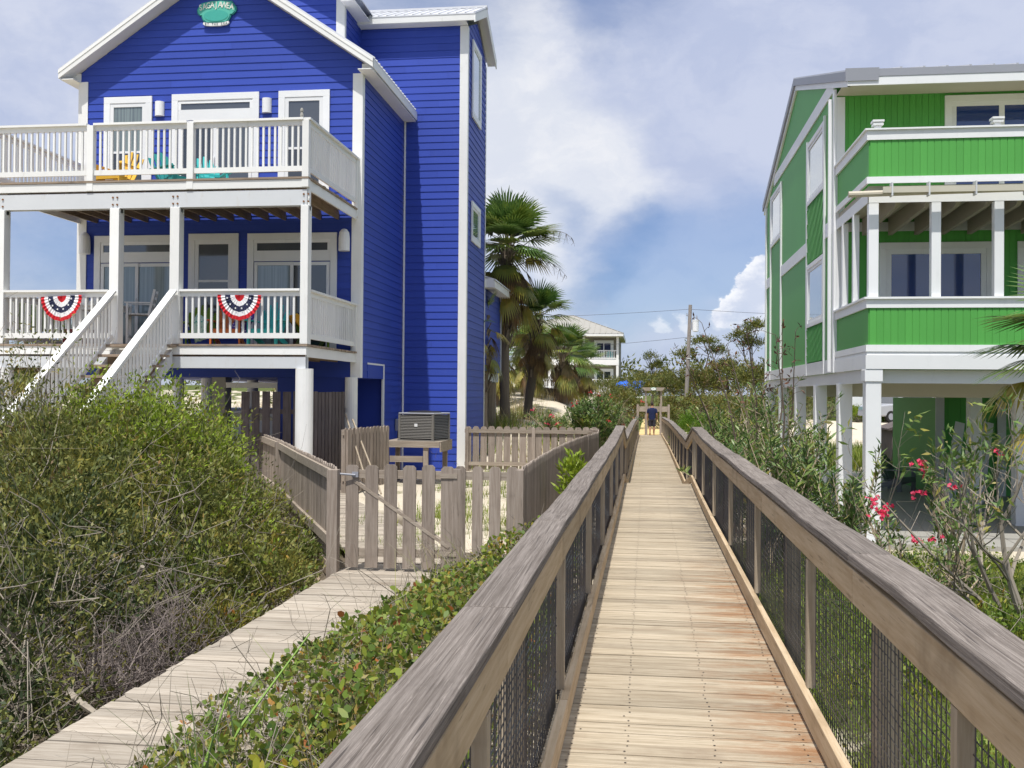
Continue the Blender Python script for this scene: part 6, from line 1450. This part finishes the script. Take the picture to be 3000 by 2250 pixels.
def wfence(label, a, b, h, pitch=.17):
    a, b = Vector((*a, 0)), Vector((*b, 0)); L = (b-a).length; n = max(1, round(L/1.8)); t = thing('white_picket_fence', label, 'fence', (a.x, a.y, gh(a.x, a.y)))
    m = MB(); k = 0
    for i in range(int(L/pitch)): c = a.lerp(b, (i+.5)*pitch/L); g = gh(c.x, c.y); m.box(c.x-.05, c.x+.05, c.y-.012, c.y+.012, g+.06, g+h-.04)
    m.build('picket_panel', m_white, t)
    for z in (.25, h-.06):
        m = MB()
        for i in range(n): p, q = a.lerp(b, i/n), a.lerp(b, (i+1)/n); m.bar(p + Vector((0, .03, gh(p.x, p.y)+z)), q + Vector((0, .03, gh(q.x, q.y)+z)), .04, .1)
        m.build('rail', m_white, t)
    for i in range(n+1): p = a.lerp(b, i/n); g = gh(p.x, p.y); m = MB(); m.box(p.x-.07, p.x+.07, p.y+.055, p.y+.19, g-.2, g+h+.05); m.build('post', m_white, t)
wfence('white picket fence beside the blue umbrellas', (-1.6, 84), (-.1, 84), .85 + max(0, 2.35-.85-gh(-.5, 84)))
wfence('white picket fence behind the palm trunks near the blue house', (-11.5, 60), (-7.5, 60), .95)
wfence('white picket fence and rail in front of the beige house base', (-7.0, 90), (-3.3, 90), 1.0, .2)
mb = MB(); pts = [(-7.4, 53, gh(-7.4, 53)-.3), (-5.7, 52, gh(-5.7, 52)-.3), (-3.9, 50, gh(-3.9, 50)-.3)]
for a, b in zip(pts, pts[1:]): mb.bar((a[0], a[1], a[2]+.3), (b[0], b[1], b[2]+.3), .12, .75)
tag(mb.build('retaining_wall', m_stock), 'low grey timber retaining wall on the dune below the palms', 'wall')
t = thing('stair_rail', 'short white outdoor stair rail by the bright green palm', 'handrail', (-3.6, 55, gh(-3.6, 55)))
for x, y in ((-4.6, 56), (-3.9, 55), (-3.2, 54)): g = gh(x, y); m = MB(); m.box(x-.06, x+.06, y-.06, y+.06, g-.1, g+.95); m.build('post', m_white, t)
for o_ in (.9, .5): m = MB(); m.bar((-4.6, 55.9, gh(-4.6, 56)+o_), (-3.2, 53.9, gh(-3.2, 54)+o_-.12), .05, .1); m.build('rail', m_white, t)
# vehicles
m_car = paint('silver car paint', (.42, .43, .46), .25, None, 0, 1, .02, 0, .6); m_tyre = paint('tyre rubber', (.02, .02, .02), .9); m_carw = paint('white vehicle paint', (.7, .7, .7), .3)
def car(label, loc, rz, mat, suv=True):
    t = thing('parked_car', label, 'car', loc, rz); H = 1.68 if suv else 1.42
    body = [(-2.3, .35), (2.3, .35), (2.35, .75), (2.2, 1.0), (1.2, 1.08), (.55, H-.06), (.3, H), (-1.7, H), (-2.15, 1.1), (-2.3, .95)]
    m = MB(); m.prism(body, 'y', -.88, .88); m.build('body', mat, t, local=True, bevel=.08)
    m = MB()
    for s in (-1, 1): m.prism([(-1.85, 1.1), (1.0, 1.1), (.45, H-.13), (-1.62, H-.13)], 'y', s*.884, s*.892)
    m.build('side_window', m_glassD, t, local=True)
    m = MB(); m.quad((1.19, -.74, 1.12), (1.19, .74, 1.12), (.60, .66, H-.08), (.60, -.66, H-.08)); m.build('windscreen', m_glassD, t, local=True)
    for x in (-1.45, 1.45):
        for s in (-1, 1):
            m = MB(); m.tube([(x, s*.70, .34), (x, s*.90, .34)], .34, 18); w_ = m.build('wheel', m_tyre, t, local=True)
            m = MB(); m.tube([(x, s*.901, .34), (x, s*.908, .34)], .2, 12); m.build('rim', m_metal2, w_, local=True)
    for s in (-1, 1): m = MB(); m.box(2.24, 2.36, s*.62-.16, s*.62+.16, .72, .90); m.build('headlight', m_glassS, t, local=True)
    m = MB(); m.box(2.3, 2.40, -.8, .8, .38, .62); m.build('bumper', m_metal2, t, local=True)
    return t
car('silver sport utility car parked on the sand road beyond the green house', (15.1, 62.6, gh(14.5, 62)), R(-150), m_car)
car('dark roofed car parked behind the blue house pilings', (-11.6, 27.6, gh(-11.6, 27.6)), R(170), m_car, False)
t = thing('utility_trailer', 'white box trailer parked beyond the pilings of the green house', 'trailer', (13.6, 66.5, gh(13.6, 66)))
m = MB(); m.box(-1.1, 1.1, -2, 2, .5, 1.75); m.build('box', m_carw, t, local=True, bevel=.05)
m = MB(); m.box(-.9, .9, -2.02, -2.005, .6, 1.65); m.build('door', m_white2, t, local=True)
for s in (-1, 1): m = MB(); m.tube([(s*1.0, .2, .33), (s*1.18, .2, .33)], .33, 16); m.build('wheel', m_tyre, t, local=True)
t = thing('grey_shed', 'small dark grey shed behind the green enclosure', 'shed', (9.4, 37, gh(9.4, 37)))
m = MB(); m.box(-.9, .9, -.8, .8, 0, 1.3); m.build('wall', m_stock, t, local=True); m = MB(); m.prism([(-1.05, 1.301), (1.05, 1.301), (1.05, 1.36), (.0, 1.75), (-1.05, 1.36)], 'y', -.9, .9); m.build('roof', m_stock, t, local=True)
# pale tub beside the stairs at the left edge
t = thing('plastic_tub', 'pale grey plastic tub among the shrubs at the left edge', 'tub', (-9.75, 13.9, 1.9)); m = MB(); m.lathe([(.22, 0), (.30, .6), (.32, .62), (.32, .66), (.28, .66), (.2, .05)], (0, 0, 0), 18); m.build('body', m_whiteg, t, local=True)
# ------------------------------------------------------------------ far trees
def tree(label, x, y, h, crowns, nl, L, mat, group, trunk_r=.16, lean=.0, name='tree', limbs=True, dead=None):
    z0 = gh(x, y); t = thing(name, label, 'tree', (x, y, z0), 0, group); m = MB(); top = Vector((x + lean, y, z0 + h*.62))
    m.tube([(x, y, z0-.2), (x + lean*.3 + .12, y, z0 + h*.3), tuple(top)], [trunk_r, trunk_r*.8, trunk_r*.5], 8)
    E_ = []
    for (dx, dy, fz, rx, ry, rz) in crowns:
        c = Vector((x + dx, y + dy, z0 + h*fz)); E_.append((c.x, c.y, c.z, rx, ry, rz)); s_ = Vector((x, y, z0)).lerp(top, random.uniform(.45, .95)); k = s_.lerp(c, .5) + Vector((random.gauss(0, .2), 0, random.gauss(.15, .1))); m.tube([s_, k, c, c + Vector((rx*.5*random.choice((-1, 1)), 0, rz*.6))], [trunk_r*.45, trunk_r*.32, trunk_r*.2, .02], 6)
        for j in range(4): e = c + Vector((random.gauss(0, .6)*rx, random.gauss(0, .5)*ry, random.uniform(-.2, .9)*rz)); m.tube([k, k.lerp(e, .55) + Vector((0, 0, .1)), e], [trunk_r*.18, trunk_r*.12, .012], 4, cap=False)
    m.build('trunk', m_bark, t)
    f = offs(t, crown(E_, nl, L, L*.32, clump=16, up=.7, shell=(.35, 1.08), rough=.45)); npmesh('crown', *f[:2], mat, f[2], t)
    if dead: f = offs(t, crown(E_, dead[1], L, L*.3, clump=8, shell=(.3, 1.1))); npmesh('brown_foliage', *f[:2], dead[0], f[2], t)
    return t
FT = 'scrub trees beyond the boardwalk end'
flat = lambda *a: a
tree('wind swept pine with open clumps right of the beige house', .7, 95, 5.2, [(-.9, 0, .62, .9, .8, .45), (.5, 0, .78, .8, .8, .4), (1.3, .3, .6, .8, .7, .4), (-.1, 0, .95, .7, .6, .35)], 2600, .22, L_tree, FT, .16, .3)
tree('flat topped pine with bare limbs behind the utility pole', 4.9, 90, 6.6, [(-1.3, 0, .78, 1.1, .9, .38), (.3, 0, .95, 1.3, 1., .36), (1.5, .3, .83, 1.0, .8, .35), (2.2, 0, .66, .8, .7, .3)], 2800, .24, L_tree, FT, .17, .5)
tree('round headed pine on bare stems beside the green house', 8.7, 85, 7.4, [(-.7, 0, .86, 1.0, .9, .5), (.5, 0, .96, 1.2, 1., .5), (.2, .4, .78, 1.1, .9, .45)], 2600, .24, L_tree, FT, .16, .2)
tree('dark scrub oak left of the gateway', -1.6, 92, 3.6, [(-1.0, 0, .55, 1.5, 1.2, .9), (.8, 0, .6, 1.5, 1.2, 1.0), (2.2, 0, .45, 1.3, 1.1, .8)], 4200, .22, L_tree, FT, .14)
tree('yellow green scrub oak behind the gateway', 1.2, 80, 3.6, [(-1.4, 0, .5, 1.5, 1.2, 1.0), (.4, 0, .65, 1.6, 1.2, 1.1), (1.8, 0, .5, 1.4, 1.1, 1.0)], 5200, .2, L_olive, FT, .14)
tree('olive scrub oak between the gateway and the utility pole', 3.2, 76, 4.2, [(-1.3, 0, .5, 1.5, 1.2, 1.2), (.6, 0, .66, 1.6, 1.2, 1.1), (1.9, 0, .5, 1.5, 1.2, 1.1)], 5600, .2, L_tree, FT, .14, dead=(L_dead, 500))
tree('rusty scrub oak right of the utility pole', 5.8, 72, 4.6, [(-1.5, 0, .5, 1.5, 1.3, 1.2), (.2, 0, .68, 1.5, 1.2, 1.0), (1.7, 0, .55, 1.5, 1.2, 1.1)], 5600, .2, L_olive, FT, .14, dead=(L_dead, 900))
tree('dense scrub oak beside the back corner of the green house', 8.3, 68, 4.4, [(-1.5, 0, .5, 1.5, 1.3, 1.2), (.3, 0, .66, 1.6, 1.2, 1.1), (2., 0, .55, 1.6, 1.2, 1.1)], 5600, .2, L_tree, FT, .14)
tree('scrub oak with grey bare tops behind the person', 2.6, 66, 2.6, [(-.9, 0, .5, 1.0, 1., .8), (.6, 0, .55, 1.2, 1., .85), (1.9, 0, .5, 1.1, 1., .8)], 4200, .18, L_olive, FT, .1, dead=(L_dead, 700))
for i, (x, y, w, h, mt, lb) in enumerate(((5.0, 56, 1.5, 1.7, L_olive, 'scrub bush below the utility pole'), (7.5, 58, 1.7, 2.2, L_tree, 'scrub bush behind the far oleander'), (3.3, 50, 1.0, 1.2, L_bright, 'bright scrub bush right of the gateway'), (-2.6, 68, 1.6, 1.6, L_tree, 'scrub bush below the beige house'), (-.5, 74, 1.2, 1.3, L_olive, 'scrub bush in front of the white fence'),
                              (11.5, 70, 2.0, 2.4, L_tree, 'scrub bush seen between the green house pilings, left'), (16.5, 72, 2.4, 2.8, L_tree, 'scrub bush seen between the green house pilings, right'), (13.0, 63.5, 1.2, .8, L_bright, 'low green bush beside the white trailer'), (1.3, 63, 1.1, 1.5, L_tree, 'dense scrub bush right behind the gateway'), (4.2, 64, 1.4, 1.9, L_olive, 'olive scrub bush at the foot of the utility pole'), (-1.6, 62, 1.2, 1.5, L_tree, 'scrub bush left behind the gateway'))):
    bush('scrub_bush', lb, [(x, y, gh(x, y)+h*.42, w, w*.8, h*.62), (x+w*.7, y+.5, gh(x, y)+h*.3, w*.7, w*.7, h*.5)], 4200, .17, .05, mt, 'scrub bushes beyond the houses', twn=30, tr=(.02, .006), dead=(L_dead, 300))
V_ = []
for s_ in range(70):
    x = -170 + 340*(s_+random.random())/70; y = random.uniform(150, 210); h = random.uniform(3.5, 7); V_.append((x, y, 2 + h*.35, random.uniform(4, 8), 4, h*.7))
f = crown(V_, 26000, .8, .34, clump=10, shell=(.7, 1.05), rough=.35); tag(npmesh('far_woods', *f[:2], L_tree, f[2]), kind='stuff')
# ------------------------------------------------------------------ the person
PX, PYY, PZZ = .47, 54.55, dz(54.55)
PR = thing('person', 'man in navy t-shirt and dark shorts walking away, barefoot, at the end of the boardwalk', 'person', (PX, PYY, PZZ))
m_skin = paint('tanned skin', (.42, .22, .14), .55, None, 0, 4, .0, 0); m_navy = paint('navy cotton', (.012, .02, .07), .9, None, 0, 4, .0, .1); m_short = paint('dark grey shorts cloth', (.04, .04, .055), .9, (.10, .10, .12), .5, 8, .0, .1); m_hair = paint('short dark hair', (.035, .025, .02), .9); m_sole = paint('dark sole skin', (.10, .06, .05), .8)
def loft(mb, rings, n=14):      # rings: (x, y, z, rx, ry)
    vs = [(x + rx*math.cos(2*PI*k/n), y + ry*math.sin(2*PI*k/n), z) for x, y, z, rx, ry in rings for k in range(n)]; m_ = len(rings)
    fs = [(i*n+k, i*n+(k+1) % n, (i+1)*n+(k+1) % n, (i+1)*n+k) for i in range(m_-1) for k in range(n)] + [tuple(range(n))[::-1], tuple((m_-1)*n+k for k in range(n))]; mb.add(vs, fs)
def fuse(o, vox, it=3):
    r_ = o.modifiers.new('fuse', 'REMESH'); r_.mode = 'VOXEL'; r_.voxel_size = vox; r_.use_smooth_shade = True; s_ = o.modifiers.new('smooth', 'SMOOTH'); s_.factor = .5; s_.iterations = it; return o
legL = [(-.095, 0, .90), (-.10, .05, .50), (-.105, -.10, .16)]; legR = [(.095, 0, .90), (.10, .03, .49), (.10, .05, .085)]
m = MB()
loft(m, [(0, 0, .86, .15, .10), (0, 0, .98, .165, .11), (0, 0, 1.12, .15, .10), (0, 0, 1.28, .175, .105), (0, .005, 1.40, .18, .10), (0, .01, 1.46, .10, .07), (0, .02, 1.52, .055, .058), (0, .035, 1.58, .055, .06)])
loft(m, [(0, .045, 1.545, .045, .055), (0, .05, 1.58, .068, .085), (0, .05, 1.64, .077, .098), (0, .048, 1.70, .075, .095), (0, .045, 1.745, .05, .065), (0, .045, 1.762, .015, .02)])
m.tube([(0, .14, 1.66), (0, .165, 1.625)], [.012, .016], 6)
for s in (-1, 1): m.tube([(s*.075, .045, 1.665), (s*.088, .04, 1.645), (s*.078, .045, 1.615)], [.012, .016, .01], 6)
m.tube([legL[0], (-.10, .03, .72), legL[1], (-.105, -.02, .36), legL[2]], [.092, .082, .058, .056, .038], 12); m.tube([legR[0], (.10, .02, .7), legR[1], (.10, .0, .34), legR[2]], [.092, .082, .058, .058, .038], 12)
m.tube([(-.105, -.13, .155), (-.107, -.10, .10), (-.11, -.02, .045), (-.112, .05, .02)], [.036, .042, .038, .02], 10)     # raised heel
m.tube([(.10, .01, .045), (.105, .10, .045), (.115, .19, .028)], [.036, .04, .022], 10)
for s in (-1, 1):
    sh, el, wr = Vector((s*.185, .0, 1.41)), Vector((s*.245, -.02*s, 1.13)), Vector((s*.262, .055 + .02*s, .885)); m.tube([sh, sh.lerp(el, .5), el, el.lerp(wr, .4), wr], [.052, .047, .040, .040, .026], 10)
    pm_ = wr + Vector((0, .015, -.075)); m.tube([wr, wr.lerp(pm_, .5), pm_], [.024, .032, .030], 8)
    for j in range(4): a = pm_ + Vector((0, -.026 + j*.018, -.015)); L_ = (.062, .074, .078, .066)[j]; m.tube([a, a + Vector((-s*.006, .004, -L_*.5)), a + Vector((-s*.022, .008, -L_))], [.0095, .009, .0075], 6)
    a = wr + Vector((0, .035, -.035)); m.tube([a, a + Vector((-s*.008, .022, -.03)), a + Vector((-s*.014, .026, -.06))], [.012, .011, .008], 6)
fuse(m.build('body', m_skin, PR, local=True), .008)
m = MB(); loft(m, [(0, 0, .84, .178, .128), (0, 0, .93, .182, .13), (0, 0, 1.10, .178, .122), (0, 0, 1.28, .198, .124), (0, .004, 1.40, .195, .115), (0, .01, 1.455, .125, .088), (0, .015, 1.485, .078, .072)])
for s in (-1, 1): m.tube([(s*.15, .0, 1.41), (s*.20, -.002, 1.36), (s*.235, -.012*s, 1.20)], [.072, .073, .066], 10)
fuse(m.build('t_shirt', m_navy, PR, local=True), .011)
m = MB(); loft(m, [(0, 0, .80, .182, .125), (0, 0, .90, .18, .122), (0, 0, .98, .17, .115)]); m.tube([(-.09, 0, .85), (-.10, .035, .66), (-.102, .052, .49)], [.112, .104, .096], 12); m.tube([(.09, 0, .85), (.10, .025, .66), (.10, .032, .48)], [.112, .104, .096], 12)
fuse(m.build('shorts', m_short, PR, local=True), .011)
m = MB(); loft(m, [(0, .022, 1.60, .066, .062), (0, .03, 1.64, .083, .09), (0, .036, 1.70, .084, .098), (0, .04, 1.75, .06, .075), (0, .042, 1.775, .02, .025)]); fuse(m.build('hair', m_hair, PR, local=True), .008)
for s in (-1, 1): m = MB(); m.lathe([(.0, -.011), (.011, 0), (.0, .011)], (s*.03, .138, 1.665), 8); m.build('eye', m_white2, PR, local=True)
m = MB(); m.box(-.02, .02, .146, .150, 1.592, 1.598); m.build('mouth', paint('lips', (.3, .12, .1)), PR, local=True)
